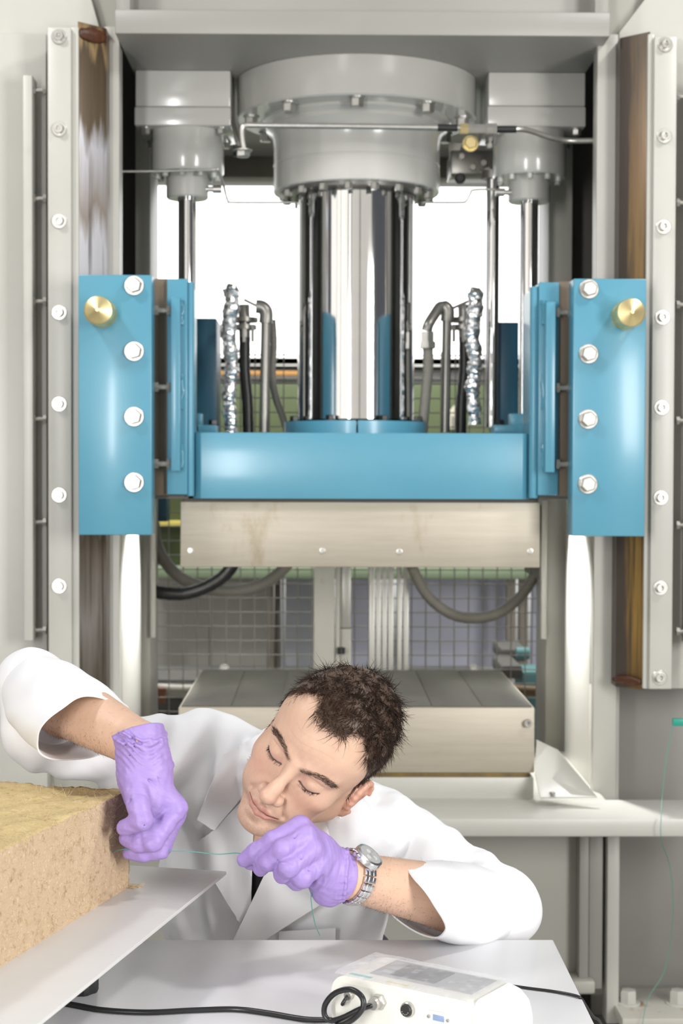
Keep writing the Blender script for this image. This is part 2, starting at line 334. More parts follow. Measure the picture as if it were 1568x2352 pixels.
fl = obj('base_flange', boxm(X(1424, 3.9), X(1800, 3.9), 3.82, 4.05, P(1480, 2330, 3.85).z-.03, P(1480, 2330, 3.85).z, .004), mat('grey_paint_with_rust', (.55, .53, .47), .45, stain=(.30, .19, .09), sscale=9, sthr=.55), fr)
for px in (1452, 1566): put('hex_bolt', fastener('hex', .021, .03, .03, .004), M['grey2'], Vector((X(px, 3.93), 3.93, P(1480, 2330, 3.85).z)), fl, UP)
# brackets: deflector chute of bent sheet
ch = [P(1232, 1700, 4.05), P(1280, 1722, 4.0), P(1300, 1745, 3.95), P(1372, 1832, 3.88), P(1240, 1834, 3.88), P(1228, 1780, 3.97)]
bm = bmesh.new(); vs = [bm.verts.new(p) for p in ch]
cc = bm.verts.new(P(1268, 1790, 3.965))
for i in range(len(vs)): bm.faces.new((vs[i], vs[(i+1) % len(vs)], cc))
bmesh.ops.recalc_face_normals(bm, faces=bm.faces)
bmesh.ops.solidify(bm, geom=list(bm.faces), thickness=.003)
chute = obj('deflector_sheet', fin(bm, 40), M['grey2']); tag(chute, 'bent cream sheet metal deflector beside the lower platen', 'metal sheet')
put('screw', fastener('hex', .008, .006), M['bolt'], P(1268, 1824, 3.885), chute, UP)
# green tag with thread at the right edge
gtag = obj('cord_clip', pbox(1545, 1651, 1590, 1668, 3.90, .012, .002), mat('green_plastic', (.02, .30, .22), .4)); tag(gtag, 'small turquoise clip hanging at the right frame edge', 'clip')
th = [P(1546, 1660, 3.9), P(1533, 1720, 3.9), P(1523, 1800, 3.85), P(1518, 1870, 3.74), P(1518, 1930, 3.74), P(1535, 1980, 3.86), P(1545, 2050, 3.87), P(1543, 2130, 3.87), P(1525, 2230, 3.87), P(1490, 2290, 3.84), P(1475, 2352, 3.8), P(1472, 2420, 3.8)]
obj('thread', tubem(spline(th, 5), .0009, 5), mat('green_thread', (.10, .34, .26), .6), gtag)

# ------------------------------------------------------------------ MAIN CYLINDER
cx, cy = X(816, 4.5), 4.5
mc = empty('main_cylinder', (cx, cy, Z(960, 4.5)), 'big grey main hydraulic cylinder with wide chrome ram under the head beam', 'hydraulic cylinder')
zr1, zr0 = zs, P(820, 217, 4.17).z
ring = obj('mounting_ring', lathe([(.25, zr1), (.328, zr1), (.331, zr1-.003), (.331, zr0+.004), (.327, zr0), (.22, zr0)], 72, (cx, cy, 0)), M['cyl'], mc)
RB = fastener('hex', .018, .022, .0225, .004)
for a in (-128, -91, -52, -12, 192, 30, 60, 120, 150): put('hex_bolt', RB, M['zinc'], Vector((cx+.296*math.cos(math.radians(a)), cy+.296*math.sin(math.radians(a)), zr0)), ring, DOWN)
zc0 = P(820, 412, 4.27).z; zc1 = P(820, 330, 4.27).z
obj('cylinder_body', lathe([(.26, zr0+.002), (.262, zr0-.008), (.246, zr0-.02), (.25, zr0-.03), (.236, zr0-.045), (.233, zr0-.06), (.231, zr0-.08), (.231, zc0+.074), (.2295, zc0+.073), (.2295, zc0+.070), (.231, zc0+.069), (.231, zc0+.003), (.228, zc0), (.165, zc0)], 72, (cx, cy, 0)), M['cyl'], mc)
gn = obj('gland_ring', lathe([(.205, zc0+.001), (.205, zc0-.008), (.166, zc0-.008)], 60, (cx, cy, 0)), M['pipe'], mc)
gb = fastener('hex', .012, .018)
for i in range(18):
    a = 2*PI*i/18+.05; put('hex_bolt', gb, M['bolt'], Vector((cx+.203*math.cos(a), cy+.203*math.sin(a), zc0-.002)), gn, DOWN)
z_ram0 = Z(962, 4.37)
obj('ram', lathe([(.163, zc0+.05), (.163, z_ram0)], 96, (cx, cy, 0)), M['chrome'], mc)
# ------------------------------------------------------------------ RETURN CYLINDERS
def return_cyl(pxc, bl, lab, topy):
    rx = X(pxc, 4.45); ry = 4.45
    t = empty('return_cylinder', (rx, ry, Z(640, ry)), lab, 'hydraulic cylinder', 'slim return cylinders either side of the main cylinder')
    bx0, by0, bx1, by1, by2 = bl
    obj('mounting_block', boxm(X(bx0, 4.36), X(bx1, 4.36), 4.36, 4.6, Z(by1, 4.36), zs, .004), M['cyl'], t)
    fp = obj('flange_plate', boxm(X(bx0-2, 4.355), X(bx1+1, 4.355), 4.352, 4.61, Z(by2, 4.352), Z(by1, 4.352), .004), M['cyl'], t)
    for bxx in (bx0+22, bx1-20):
        for yy in (4.385, 4.575): put('hex_bolt', fastener('hex', .013, .014, .016, .003), M['zinc'], Vector((X(bxx, 4.38), yy, Z(by2, 4.352))), fp, DOWN)
    zt = Z(by2, 4.352); za = Z(topy+88, 4.35)
    obj('cylinder_body', lathe([(.06, zt), (.098, zt), (.098, zt-.03), (.100, zt-.035), (.100, za+.006), (.097, za), (.05, za)], 48, (rx, ry, 0)), M['cyl'], t)
    fb = obj('gland', lathe([(.058, za+.01), (.058, za-.062), (.054, za-.066), (.027, za-.066)], 40, (rx, ry, 0)), M['cyl'], t)
    me = fastener('cap', .0085, .014)
    for i in range(10):
        a = 2*PI*i/10+.2; put('cap_screw', me, M['cyl'], Vector((rx+.082*math.cos(a), ry+.082*math.sin(a), za)), fb, DOWN)
    obj('rod', lathe([(.0255, za-.05), (.0255, Z(985, ry)), (0, Z(985, ry))], 40, (rx, ry, 0)), M['chrome'], t)
    nz = za-.042; s = 1 if pxc < 800 else -1
    pp = obj('bleed_fitting', tubem([(rx+s*.05, ry-.02, nz), (rx+s*.07, ry-.02, nz), (rx+s*.071, ry-.02, nz), (rx+s*.095, ry-.02, nz)], .008, 8, rad=[.007, .007, .011, .011]), M['zinc'], t)
    return t
return_cyl(430, (311, 170, 528, 247, 290), 'slim grey return cylinder with chrome rod left of the main cylinder', 300)
return_cyl(1211, (1117, 163, 1338, 241, 288), 'slim grey return cylinder with chrome rod right of the main cylinder', 304)
# extra chrome guide rod on the right
gx = X(1128, 4.62)
g = obj('guide_rod', lathe([(.019, Z(392, 4.62)), (.019, Z(980, 4.62)), (0, Z(980, 4.62))], 32, (gx, 4.62, 0)), M['chrome']); tag(g, 'single slender chrome rod between the ram and right return cylinder', 'rod')
obj('rod_clamp', lathe([(.034, Z(392, 4.62)), (.034, Z(410, 4.62)), (.019, Z(410, 4.62))], 20, (gx, 4.62, 0)), M['pipe'], g)
# valve block on the right with fittings
vb = empty('valve_block', (X(1080, 4.7), 4.7, Z(370, 4.7)), 'grey hydraulic valve block with brass fittings behind the right pipe joint', 'valve')
obj('block', pbox(1035, 345, 1135, 400, 4.62, .15, .004), M['pipe'], vb)
for px, py in ((1060, 360), (1085, 385), (1110, 375), (1120, 392)): put('plug', HEX12, M['zinc'], P(px, py, 4.62), vb)
put('brass_nut', fastener('hex', .0185, .015, .0235, .004), M['brass'], P(1080, 330, 4.5), vb)
put('hex_plug', HEX16, M['blackrub'], P(1056, 410, 4.62), vb)
obj('bracket', prism([(P(1035, 400, 4.66).x, Z(408, 4.66)), (P(1030, 330, 4.66).x, Z(330, 4.66)), (P(1060, 330, 4.66).x, Z(330, 4.66))], 'y', 4.64, 4.67), M['zinc'], vb)
# ------------------------------------------------------------------ PIPES at the head
def pipe_thing(name, pts, r, m, label, cat='pipe', group=None, n=6, seg=10):
    o = obj(name, tubem(spline(pts, n), r, seg), m); tag(o, label, cat, group); return o
p1 = pipe_thing('oil_pipe', [P(560, 345, 4.1), P(556, 318, 4.1), P(556, 296, 4.1), P(566, 288, 4.1), P(600, 288, 4.1), P(800, 290, 4.1), P(1010, 293, 4.1), P(1060, 294, 4.1)], .0075, M['zinc'], 'long bright steel oil pipe crossing in front of the main cylinder')
put('elbow_nut', HEX24, M['zinc'], P(558, 344, 4.1), p1, DOWN)
put('union_nut', HEX16, M['zinc'], P(535, 346, 4.12), p1, Matrix.Rotation(PI/2, 4, 'Z'))
a, b_ = P(1005, 293, 4.1), P(1050, 294, 4.1)
obj('black_sleeve', tubem([a, b_], .009, 12), M['blackrub'], p1)
cpl = empty('pipe_coupling', P(1090, 296, 4.1), 'zinc hexagonal pipe coupling joining two oil pipes at the upper right', 'pipe fitting')
for q0, q1, rad, m_ in ((1056, 1075, .014, 'brass'), (1075, 1115, .012, 'zinc'), (1115, 1140, .0145, 'zinc')):
    obj('nut', tubem([P(q0, 296, 4.1), P(q1, 296, 4.1)], rad, 6, smooth=20), M[m_], cpl)
p2 = pipe_thing('oil_pipe', [P(1140, 297, 4.1), P(1185, 297, 4.1), P(1215, 300, 4.12), P(1260, 315, 4.16), P(1300, 323, 4.2), P(1372, 323, 4.2)], .0072, M['zinc'], 'short bent steel oil pipe running from the coupling to the right column')
obj('black_sleeve', tubem([P(1140, 297, 4.1), P(1185, 297, 4.1)], .009, 12), M['blackrub'], p2)
pipe_thing('thin_pipe', [P(272, 394, 4.3), P(380, 393, 4.32), P(488, 390, 4.33), P(500, 392, 4.33), P(513, 425, 4.4), P(518, 445, 4.42), P(524, 462, 4.42), P(536, 465, 4.42), P(680, 465, 4.42)], .0032, M['zinc'], 'thin bent steel pipe crossing in front of the left return cylinder', n=5, seg=8)
pipe_thing('thin_pipe', [P(1160, 435, 4.43), P(1090, 436, 4.43), P(1080, 445, 4.43), P(1070, 462, 4.43), P(1055, 465, 4.43), P(970, 465, 4.43)], .0032, M['zinc'], 'thin bent steel pipe from the ram gland to right return cylinder', n=5, seg=8)
pipe_thing('thin_pipe', [P(532, 180, 4.45), P(534, 260, 4.4), P(540, 300, 4.35), P(548, 330, 4.2)], .006, M['pipe'], 'dark vertical pipe squeezed between mounting block and big ring', n=5, seg=8)

# ------------------------------------------------------------------ CROSSHEAD (blue moving beam)
zx0, zx1 = Z(1146, 3.95), Z(994, 3.95)
cr = empty('crosshead', (cx, 3.95, zx0), 'blue moving press beam with thick bolted end plates', 'press beam')
xl, xr = X(442, 3.95), X(1219, 3.95)
obj('beam', prism([(xl, 4.05), (xl, 3.97), (xl+.02, 3.95), (xr-.02, 3.95), (xr, 3.97), (xr, 4.05), (xr, 4.85), (xl, 4.85)], 'z', zx0, zx1, .002), M['blue'], cr)
pl = obj('end_plate', pbox(180, 631, 348, 1229, 3.82, .075, .003), M['blue'], cr)
for y in (656, 807, 957, 1108): put('hex_bolt', HEX24, M['bolt'], P(308, y, 3.82), pl)
pr = obj('end_plate', pbox(1315, 640, 1482, 1232, 3.82, .075, .003), M['blue'], cr)
for y, x in ((664, 1352), (813, 1351), (963, 1350), (1112, 1349)): put('hex_bolt', HEX24, M['bolt'], P(x, y, 3.82), pr)
kn = [(0.0, .088), (.0035, .088), (.0040, .083), (.006, .0815), (.029, .0755), (.0325, .0735), (.0335, .071), (.0335, .050), (.0315, .048), (.0315, .012), (.034, .009), (.034, 0), (0, 0)]
me = lathe(kn, 40, smooth=30)
for px, py, pp_ in ((235, 720, pl), (1436, 725, pr)):
    k = put('grease_cup', me, M['brass'], P(px, py, 3.82), pp_, Matrix.Rotation(PI/2, 4, 'X')); tag(k, 'round brass grease cup')
def bracket(side):
    S = (lambda a: a) if side < 0 else None
    if side < 0:
        fx, bar_, br, tube, jk = (383, 640, 430, 1136), (392, 683, 413, 1082), (354, 640, 385, 1138), (428, 650, 446, 1140), (356, 393, (713, 889, 1065))
    else:
        fx, bar_, br, tube, jk = (1236, 648, 1283, 1138), (1253, 693, 1275, 1085), (1280, 646, 1310, 1140), (1214, 657, 1236, 1143), (1310, 1275, (718, 891, 1066))
    b = obj('guide_bracket', pbox(fx[0], fx[1], fx[2], fx[3], 3.93, .3, .003), M['blue'], cr)
    obj('wear_strip', pbox(br[0], br[1], br[2], br[3], 3.945, .2, .002), M['brownstrip'], cr)
    ba = obj('stop_bar', pbox(bar_[0], bar_[1], bar_[2], bar_[3], 3.885, .05, .002), M['blue'], cr)
    for y in jk[2]: jack(jk[0], jk[1], y, 3.91, ba, .0065)
    cxx = (X(tube[0], 3.95)+X(tube[2], 3.95))/2; rr_ = abs(X(tube[2], 3.95)-X(tube[0], 3.95))/2
    obj('edge_rail', lathe([(0, Z(tube[3], 3.95)), (rr_*.9, Z(tube[3], 3.95)), (rr_, Z(tube[3], 3.95)+.004), (rr_, Z(tube[1], 3.95)-.004), (rr_*.9, Z(tube[1], 3.95)), (0, Z(tube[1], 3.95))], 20, (cxx, 3.95, 0)), M['blue'], cr)
    q = bar_[2]+4 if side < 0 else bar_[0]-4
    for y0, y1 in ((690, 745), (860, 940), (1020, 1075)):
        pts = [P(q+random.uniform(-1, 1), y0+(y1-y0)*i/8, 3.926) for i in range(9)]
        obj('weld_bead', tubem(pts, .007, 7, jitter=.25), M['blue'], b)
    # rear plate and end cheek reaching back
    px0, px1, top = ((448, 497, 731) if side < 0 else (1140, 1190, 740))
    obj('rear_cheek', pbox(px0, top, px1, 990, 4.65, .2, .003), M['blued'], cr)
    fb = (455, 497) if side < 0 else (1135, 1215)
    o = obj('foot_block', pbox(fb[0], 976, fb[1], 996, 4.3, .1, .002), M['blue'], cr)
    put('hex_bolt', HEX16, M['bolt'], P((490 if side < 0 else 1148), 977, 4.33), o, UP)
    obj('foot_block', pbox((453 if side < 0 else 1172), 950, (463 if side < 0 else 1205), 980, 4.42, .06, .002), M['blue'], cr)
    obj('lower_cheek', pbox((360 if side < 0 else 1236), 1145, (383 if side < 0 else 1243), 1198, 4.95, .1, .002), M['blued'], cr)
    sb = obj('shadow_gap_plate', pbox((356 if side < 0 else 1236), 1136, (432 if side < 0 else 1306), 1146, 3.96, .2, .001), M['dark'], cr)  # dark plate stands in for the shade under the bracket
bracket(-1); bracket(1)
# split clamp ring at the foot of the ram
for s in (-1, 1):
    n = 30; a0, a1 = (PI/2+.012, 3*PI/2-.012) if s < 0 else (-PI/2+.012, PI/2-.012)
    out = [(cx+.2*math.cos(a0+(a1-a0)*i/n), cy+.2*math.sin(a0+(a1-a0)*i/n)) for i in range(n+1)]
    inn = [(cx+.164*math.cos(a1-(a1-a0)*i/n), cy+.164*math.sin(a1-(a1-a0)*i/n)) for i in range(n+1)]
    co = obj('clamp_ring_half', prism(out+inn, 'z', zx1, Z(965, 4.3)), M['blue'], cr)
    for i in range(4):
        a = a0+(a1-a0)*(i+.5)/4; put('hex_bolt', HEX16, M['bolt'], Vector((cx+.183*math.cos(a), cy+.183*math.sin(a), Z(965, 4.3))), co, UP)
# ------------------------------------------------------------------ PLATENS
up = empty('upper_platen', (cx, 4.0, Z(1303, 3.97)), 'stained steel upper platen bolted under the blue beam', 'press plate')
u = obj('plate', pbox(414, 1153, 1240, 1303, 3.97, .8, .003), M['steel'], up)
obj('gap_shade_strip', pbox(420, 1145, 1236, 1154, 3.985, .76, .001), M['dark'], up)  # dark strip painted as the shade in the gap above the platen
for x, y in ((437, 1265), (740, 1265), (917, 1267), (1217, 1266)): put('cap_screw', CAP6, M['zinc'], P(x, y, 3.97), u)
obj('heating_strip', pbox(1239, 1160, 1243, 1330, 4.0, .3, .001), M['dark'], up)
lp = empty('lower_platen', (cx, 4.0, Z(1775, 4.0)), 'stained steel lower platen with dark flat top plate', 'press plate')
zt = Z(1622, 4.0); lx0, lx1 = X(410, 4.0), X(1231, 4.0)
l = obj('plate', boxm(lx0, lx1, 4.0, 4.73, Z(1775, 4.0), zt-.003, .003), M['steel'], lp)
nst = 7
for i in range(nst):
    a = lx0+.006+(lx1-lx0-.012)*i/nst; b_ = lx0+.006+(lx1-lx0-.012)*(i+1)/nst
    obj('top_strip', boxm(a+.0006, b_-.0006, 4.006, 4.724, zt-.004, zt+random.uniform(-.0003, .0006), .0006), M['steeltop'], lp)
put('cap_screw', CAPS, M['zinc'], P(1211, 1660, 4.0), l)
obj('gasket', boxm(lx0+.01, lx1-.01, 4.01, 4.7, Z(1788, 4.0), Z(1774, 4.0), .001), mat('yellow_brown_gasket', (.32, .20, .03), .5, col2=(.10, .08, .04), nscale=3, stretch=(6, 1, 1)), lp)
for px in (515, 1090): put('dowel', lathe([(0, 0), (.016, 0), (.015, .008), (.008, .014), (0, .016)], 16), M['grey2'], Vector((X(px, 4.74), 4.75, zt)), lp)

# ------------------------------------------------------------------ hoses and fittings on the crosshead
def ripple(pts, r, per=.012, amp=.1):
    return [r*(1+amp*math.sin(i*2.2)) for i in range(len(pts))]
def foil(px, y0, y1, Y, lab):
    n = 90
    pts = [P(px+5*math.sin(i*.16)*(1-i/140)+3*(random.random()-.5), y0+(y1-y0)*i/n, Y) for i in range(n+1)]
    rad = [min(1, .35+i/6)*(.0215-.004*i/n+.0018*math.sin(i*.5)+.0012*random.uniform(-1, 1)) for i in range(n+1)]
    me = tubem(pts, .02, 18, rad=rad, smooth=12, jitter=.085)
    o = obj('foil_wrapped_pipe', me, M['foil']); tag(o, lab, 'pipe', 'foil wrapped pipes on the beam'); return o
foil(528, 652, 994, 4.45, 'pipe wrapped in crumpled aluminium foil left of the ram')
foil(1088, 660, 975, 4.45, 'pipe wrapped in crumpled aluminium foil right of the ram')
def stand(pts, r, m, lab, name='standpipe', cat='pipe', **k): return pipe_thing(name, pts, r, m, lab, cat, **k)
sp = stand([P(606, 993, 4.5), P(608, 850, 4.5), P(610, 735, 4.5), P(608, 716, 4.5), P(598, 706, 4.5), P(590, 704, 4.5)], .0135, M['pipe'], 'upright steel pipe with elbow beside the left foil-wrapped pipe')
obj('elbow', tubem(spline([P(610, 742, 4.5), P(611, 718, 4.5), P(602, 706, 4.5), P(588, 704, 4.5)], 5), .019, 12), M['pipe'], sp)
obj('side_arm', tubem([P(592, 704, 4.5), P(560, 688, 4.5)], .004, 8), M['pipe'], sp)
sp = stand([P(1022, 993, 4.5), P(1024, 850, 4.5), P(1026, 735, 4.5), P(1024, 716, 4.5), P(1010, 706, 4.5)], .0135, M['pipe'], 'upright steel pipe with elbow beside the right foil-wrapped pipe')
obj('elbow', tubem(spline([P(1026, 738, 4.5), P(1027, 712, 4.5), P(1012, 704, 4.5), P(998, 722, 4.48), P(984, 745, 4.46), P(980, 760, 4.46)], 5), .0165, 12, rad=[.019]*9+[.015]*17), M['pipe'], sp)
obj('side_arm', tubem([P(1030, 712, 4.5), P(1075, 692, 4.5)], .004, 8), M['pipe'], sp)
def hose(pts, r, m, lab, **k):
    s = spline(pts, 8); o = obj('hydraulic_hose', tubem(s, r, 12, rad=ripple(s, r, amp=.03)), m); tag(o, lab, 'hose', **k); return o
hose([P(625, 735, 4.55), P(628, 790, 4.55), P(625, 860, 4.55), P(632, 910, 4.58), P(648, 955, 4.6), P(660, 995, 4.6)], .010, M['greyhose'], 'grey braided hose bending down behind the left standpipe')
h = hose([P(981, 765, 4.46), P(983, 840, 4.46), P(978, 900, 4.46), P(972, 965, 4.46), P(970, 994, 4.46)], .0145, M['greyhose'], 'grey braided hose with zinc nuts hanging right of the ram')
obj('hose_nut', tubem([P(981, 762, 4.46), P(981, 785, 4.46)], .02, 6, smooth=20), M['zinc'], h); obj('hose_nut', tubem([P(982, 785, 4.46), P(982, 800, 4.46)], .024, 6, smooth=20), M['zinc'], h)
def bhose(px, lab, s):
    o = hose([P(px, 775, 4.55), P(px, 850, 4.55), P(px+6*s, 920, 4.55), P(px+8*s, 995, 4.55)], .0155, M['blackrub'], lab)
    for py, r_ in ((735, .040), (752, .036)): obj('flange', lathe([(0, .006), (r_, .006), (r_, -.006), (0, -.006)], 20, P(px-2, py, 4.56)), M['pipe'], o)
    for dx in (-22, 0, 20):
        obj('flange_bolt', tubem([P(px-2+dx, 745, 4.53), P(px-2+dx, 785, 4.53)], .005, 6), M['zinc'], o)
    obj('neck', tubem([P(px-2, 700, 4.56), P(px, 780, 4.56)], .016, 12), M['pipe'], o)
    return o
bhose(562, 'black rubber hose with bolted flange beside the left foil-wrapped pipe', 1)
bhose(1066, 'black rubber hose with bolted flange beside the right foil-wrapped pipe', -1)
pipe_thing('sensor_wire', [P(628, 700, 4.5), P(645, 730, 4.5), P(654, 765, 4.5), P(645, 800, 4.5), P(635, 830, 4.5)], .0012, M['pipe'], 'thin wire looping off the left standpipe elbow', 'wire', n=6, seg=5)
# hoses hanging below the beam
hose([P(352, 1200, 4.9), P(362, 1258, 4.9), P(395, 1310, 4.9), P(440, 1340, 4.9), P(510, 1357, 4.95), P(580, 1350, 5.0), P(630, 1325, 5.0), P(670, 1285, 5.0)], .0185, M['greyhose'], 'grey braided hose sagging under the left end of the upper platen')
hose([P(330, 1345, 4.8), P(362, 1360, 4.8), P(420, 1364, 4.8), P(470, 1350, 4.8), P(515, 1322, 4.8), P(545, 1280, 4.8)], .0195, M['blackrub'], 'thick black hose sagging under the left end of the upper platen')
hh = hose([P(935, 1270, 4.9), P(953, 1318, 4.9), P(985, 1372, 4.9), P(1035, 1410, 4.9), P(1090, 1420, 4.9), P(1145, 1408, 4.9), P(1195, 1370, 4.9), P(1228, 1318, 4.9), P(1240, 1280, 4.9)], .0165, M['greyhose'], 'grey hose hanging in a wide arc under the right end of the upper platen')
# ------------------------------------------------------------------ ROOM behind
YW = 8.2
fl_m = mat('grey_concrete_floor', (.30, .29, .27), .5, col2=(.24, .23, .21), nscale=2, bump=.1)
tag(obj('floor', boxm(-5.2, 5.2, -4.2, YW+.3, -.1, 0), fl_m), kind='structure')
wallm = mat('white_wall_paint', (.72, .72, .70), .7)
wx0, wx1, wz0, wz1 = X(250, YW), X(1400, YW), Z(822, YW), Z(330, YW)
bw = tag(obj('wall_back', boxm(-5, 5, YW+.1, YW+.3, 0, wz0, 0), wallm), kind='structure')
tag(obj('wall_back', boxm(-5, 5, YW+.1, YW+.3, wz1, 5, 0), wallm), kind='structure')
tag(obj('wall_back', boxm(-5, wx0-1.2, YW+.1, YW+.3, wz0, wz1, 0), wallm), kind='structure')
tag(obj('wall_back', boxm(wx1+1.2, 5, YW+.1, YW+.3, wz0, wz1, 0), wallm), kind='structure')
hall = mat('beige_hall_wall', (.50, .47, .41), .7); hall2 = mat('dark_hall_wall', (.16, .17, .20), .7)
wf = tag(obj('wall_front', boxm(-5, 5, -4.2, -4, 0, 5), hall), kind='structure')
tag(obj('wall_left', boxm(-5.2, -5, -4.2, YW+.3, 0, 5), hall2), kind='structure')
tag(obj('wall_right', boxm(5, 5.2, -4.2, YW+.3, 0, 5), hall2), kind='structure')
# glowing panels added behind the camera as windows: fill light and chrome reflections
fill_glow = mat('added_fill_panel', (1, .965, .90), .6, emit=.78)
fill_glow_dim = mat('added_fill_panel_dim', (1, .95, .86), .6, emit=.40)
fill_glow_bright = mat('added_fill_panel_bright', (1, .98, .95), .6, emit=1.3)
for n_, (a, b_, m_) in enumerate(((-4.8, -2.5, fill_glow), (-2.15, -1.65, fill_glow_bright), (-1.35, .85, fill_glow_dim), (1.15, 4.7, fill_glow_dim))):
    w2 = tag(obj('window_%d' % (n_+2), boxm(a, b_, -4.0, -3.96, .9, 4.4), m_), kind='structure')  # added glowing panel, no window known here
    obj('window_frame', boxm(a-.12, b_+.12, -4.0, -3.94, .8, .9), M['dark'], w2)
for n_, (a, b_) in enumerate(((-3.8, -2.0), (-1.8, .2))):
    w2 = tag(obj('window_%d' % (n_+6), boxm(-5.0, -4.96, a, b_, .9, 4.4), fill_glow), kind='structure')  # more added glow, on the left wall
    obj('window_frame', boxm(-5.0, -4.94, a-.1, b_+.1, .8, .9), M['dark'], w2)
winm = mat('overexposed_daylit_glazing', (1, 1, .985), .6, emit=1.0)
wn = tag(obj('window_1', boxm(wx0-1.2, wx1+1.2, YW+.16, YW+.18, wz0, wz1), winm), 'large bright white daylit window', kind='structure')
for s in (wx0-1.2, wx1+1.1): obj('window_frame', boxm(s, s+.1, YW+.08, YW+.2, wz0, wz1), wallm, wn)
obj('window_sill', boxm(wx0-1.2, wx1+1.2, YW, YW+.2, wz0-.06, wz0), M['alu'], wn)
# grey cable duct and orange strip under the window
duct = empty('cable_trunking', (0, 8.2, Z(850, 8.2)), 'grey cable trunking with orange strip under the bright window', 'cable duct')
obj('trunking', pbox(330, 822, 1280, 838, 8.2, .1), M['alu'], duct); obj('trunking', pbox(330, 840, 1280, 851, 8.2, .1), M['pipe'], duct)
obj('orange_strip', pbox(330, 851, 700, 862, 8.2, .1), mat('orange_wood', (.45, .22, .05), .5), duct)
obj('trunking', pbox(330, 864, 1280, 872, 8.2, .1), M['dark'], duct)
# green machine behind the guard
gm = mat('olive_green_paint', (.075, .10, .033), .5, col2=(.06, .08, .03), nscale=3)
gm2 = mat('pale_green_paint', (.22, .28, .17), .5)
gmc = empty('green_machine', (0.1, 6.9, 0), 'green painted machine cabinet behind the wire mesh guard', 'machine')
obj('cabinet', pbox(300, 880, 1300, 1300, 6.9, .5, .01), gm, gmc)
obj('lower_rail', pbox(300, 1303, 1300, 1330, 6.85, .08, .005), gm2, gmc)
obj('lower_rail', pbox(300, 1196, 420, 1210, 6.85, .05, .003), mat('yellow_rail_paint', (.5, .42, .1), .5), gmc)
for px in (322, 1292): obj('post', pbox(px-20, 1300, px+20, 1840, 6.92, .1, .004), M['dark'], gmc)
# grey and lavender partition panels further back
pnl = mat('grey_partition', (.60, .58, .53), .6); pnl2 = mat('lavender_partition', (.66, .67, .80), .6)
for i, (a, b_, m_, lab) in enumerate(((250, 480, pnl, 'grey partition panel behind left part of the wire mesh'), (482, 612, pnl, 'narrow grey partition panel between the left panel and the steel uprights'), (655, 730, mat('blue_grey_partition', (.60, .62, .68), .6), 'blue-grey partition panel left of rusty white post'), (800, 860, pnl2, 'narrow lavender partition panel between the two posts'), (930, 1165, pnl2, 'wide lavender partition panel behind right hose'))):
    tag(obj('partition_panel', pbox(a, 1325, b_, 1530, 7.4, .05, .003), m_), lab, 'partition', 'partition panels behind the wire mesh')
upr = mat('brown_grey_upright', (.34, .30, .25), .5)
for a, b_, Yq, m_, lab in ((612, 628, 7.0, upr, 'leftmost brown steel upright behind the mesh'), (630, 644, 7.05, upr, 'second brown steel upright behind the mesh'), (646, 652, 7.0, pnl2, 'slim lavender edge strip behind the mesh'), (1163, 1184, 7.0, upr, 'brown steel upright right of lavender panel'), (1192, 1212, 7.05, upr, 'brown steel upright nearest the right column'), (1222, 1240, 7.1, pnl2, 'slim lavender upright nearest right column')):
    tag(obj('upright', pbox(a, 1320, b_, 1545, Yq, .06, .003), m_), lab, 'post', 'steel uprights behind the wire mesh')
# white post with rust and aluminium profiles in front of the mesh
rp = mat('white_post_with_rust', (.60, .58, .52), .45, col2=(.54, .52, .46), nscale=3, stain=(.28, .16, .05), sscale=5, sthr=.60, sstretch=(3, 3, 1.2))
po = empty('support_post', (X(760, 4.95), 4.95, 0), 'white rust-stained steel post behind the lower platen', 'post')
obj('post', pbox(720, 1290, 768, 1700, 4.95, .06, .003), rp, po); obj('side_channel', pbox(770, 1290, 780, 1700, 4.96, .05, .002), rp, po)
obj('panel', pbox(780, 1290, 806, 1442, 5.0, .03, .002), M['alu'], po); obj('panel', pbox(780, 1444, 806, 1700, 5.0, .03, .002), rp, po)
put('knob', lathe([(0, .0), (.012, 0), (.012, .02), (0, .022)], 12), M['blackrub'], P(783, 1502, 4.94), po, DOWN @ Matrix.Rotation(-PI/2, 4, 'X'))
ap = empty('profile_bundle', (X(890, 4.95), 4.95, 0), 'bundle of upright aluminium profiles behind the lower platen', 'aluminium profile')
for a, b_ in ((847, 860), (863, 874), (877, 888), (891, 903), (912, 922), (926, 938)): obj('profile', pbox(a, 1290, b_, 1700, 4.95+random.uniform(0, .02), .03, .002), M['alu'], ap)
# dark low machinery behind the platen
lowm = [((345, 1560, 470, 1650), 5.6, M['dark'], 'dark low machine base behind the left of lower platen'), ((1150, 1490, 1212, 1520), 5.9, M['dark'], 'dark motor box behind right of the lower platen'), ((1150, 1528, 1200, 1560), 5.6, M['dark'], 'black block behind the right corner of the lower platen')]
for (a, y0, b_, y1), Yq, m_, lab in lowm: tag(obj('machine_part', pbox(a, y0, b_, y1, Yq, .3, .012), m_), lab, 'machine')
tl = mat('teal_paint', (.12, .27, .27), .5, col2=(.08, .2, .2))
mb = empty('pump_unit', (X(1225, 5.5), 5.5, 0), 'teal pump unit with rusty shaft beside the right column', 'pump')
obj('housing', pbox(1195, 1540, 1262, 1760, 5.6, .2, .02), tl, mb)
obj('shaft', tubem([P(1180, 1585, 5.4), P(1262, 1590, 5.4)], .018, 12), mat('rusty_shaft', (.25, .17, .09), .6), mb)
obj('coupling', tubem([P(1185, 1500, 5.8), P(1215, 1500, 5.8)], .022, 12), tl, mb)
pr_ = pipe_thing('floor_pipe', [P(352, 1580, 5.5), P(400, 1585, 5.5), P(470, 1585, 5.5)], .02, mat('pale_pipe_paint', (.5, .47, .4), .5), 'pale horizontal pipe low behind the mesh at the left')
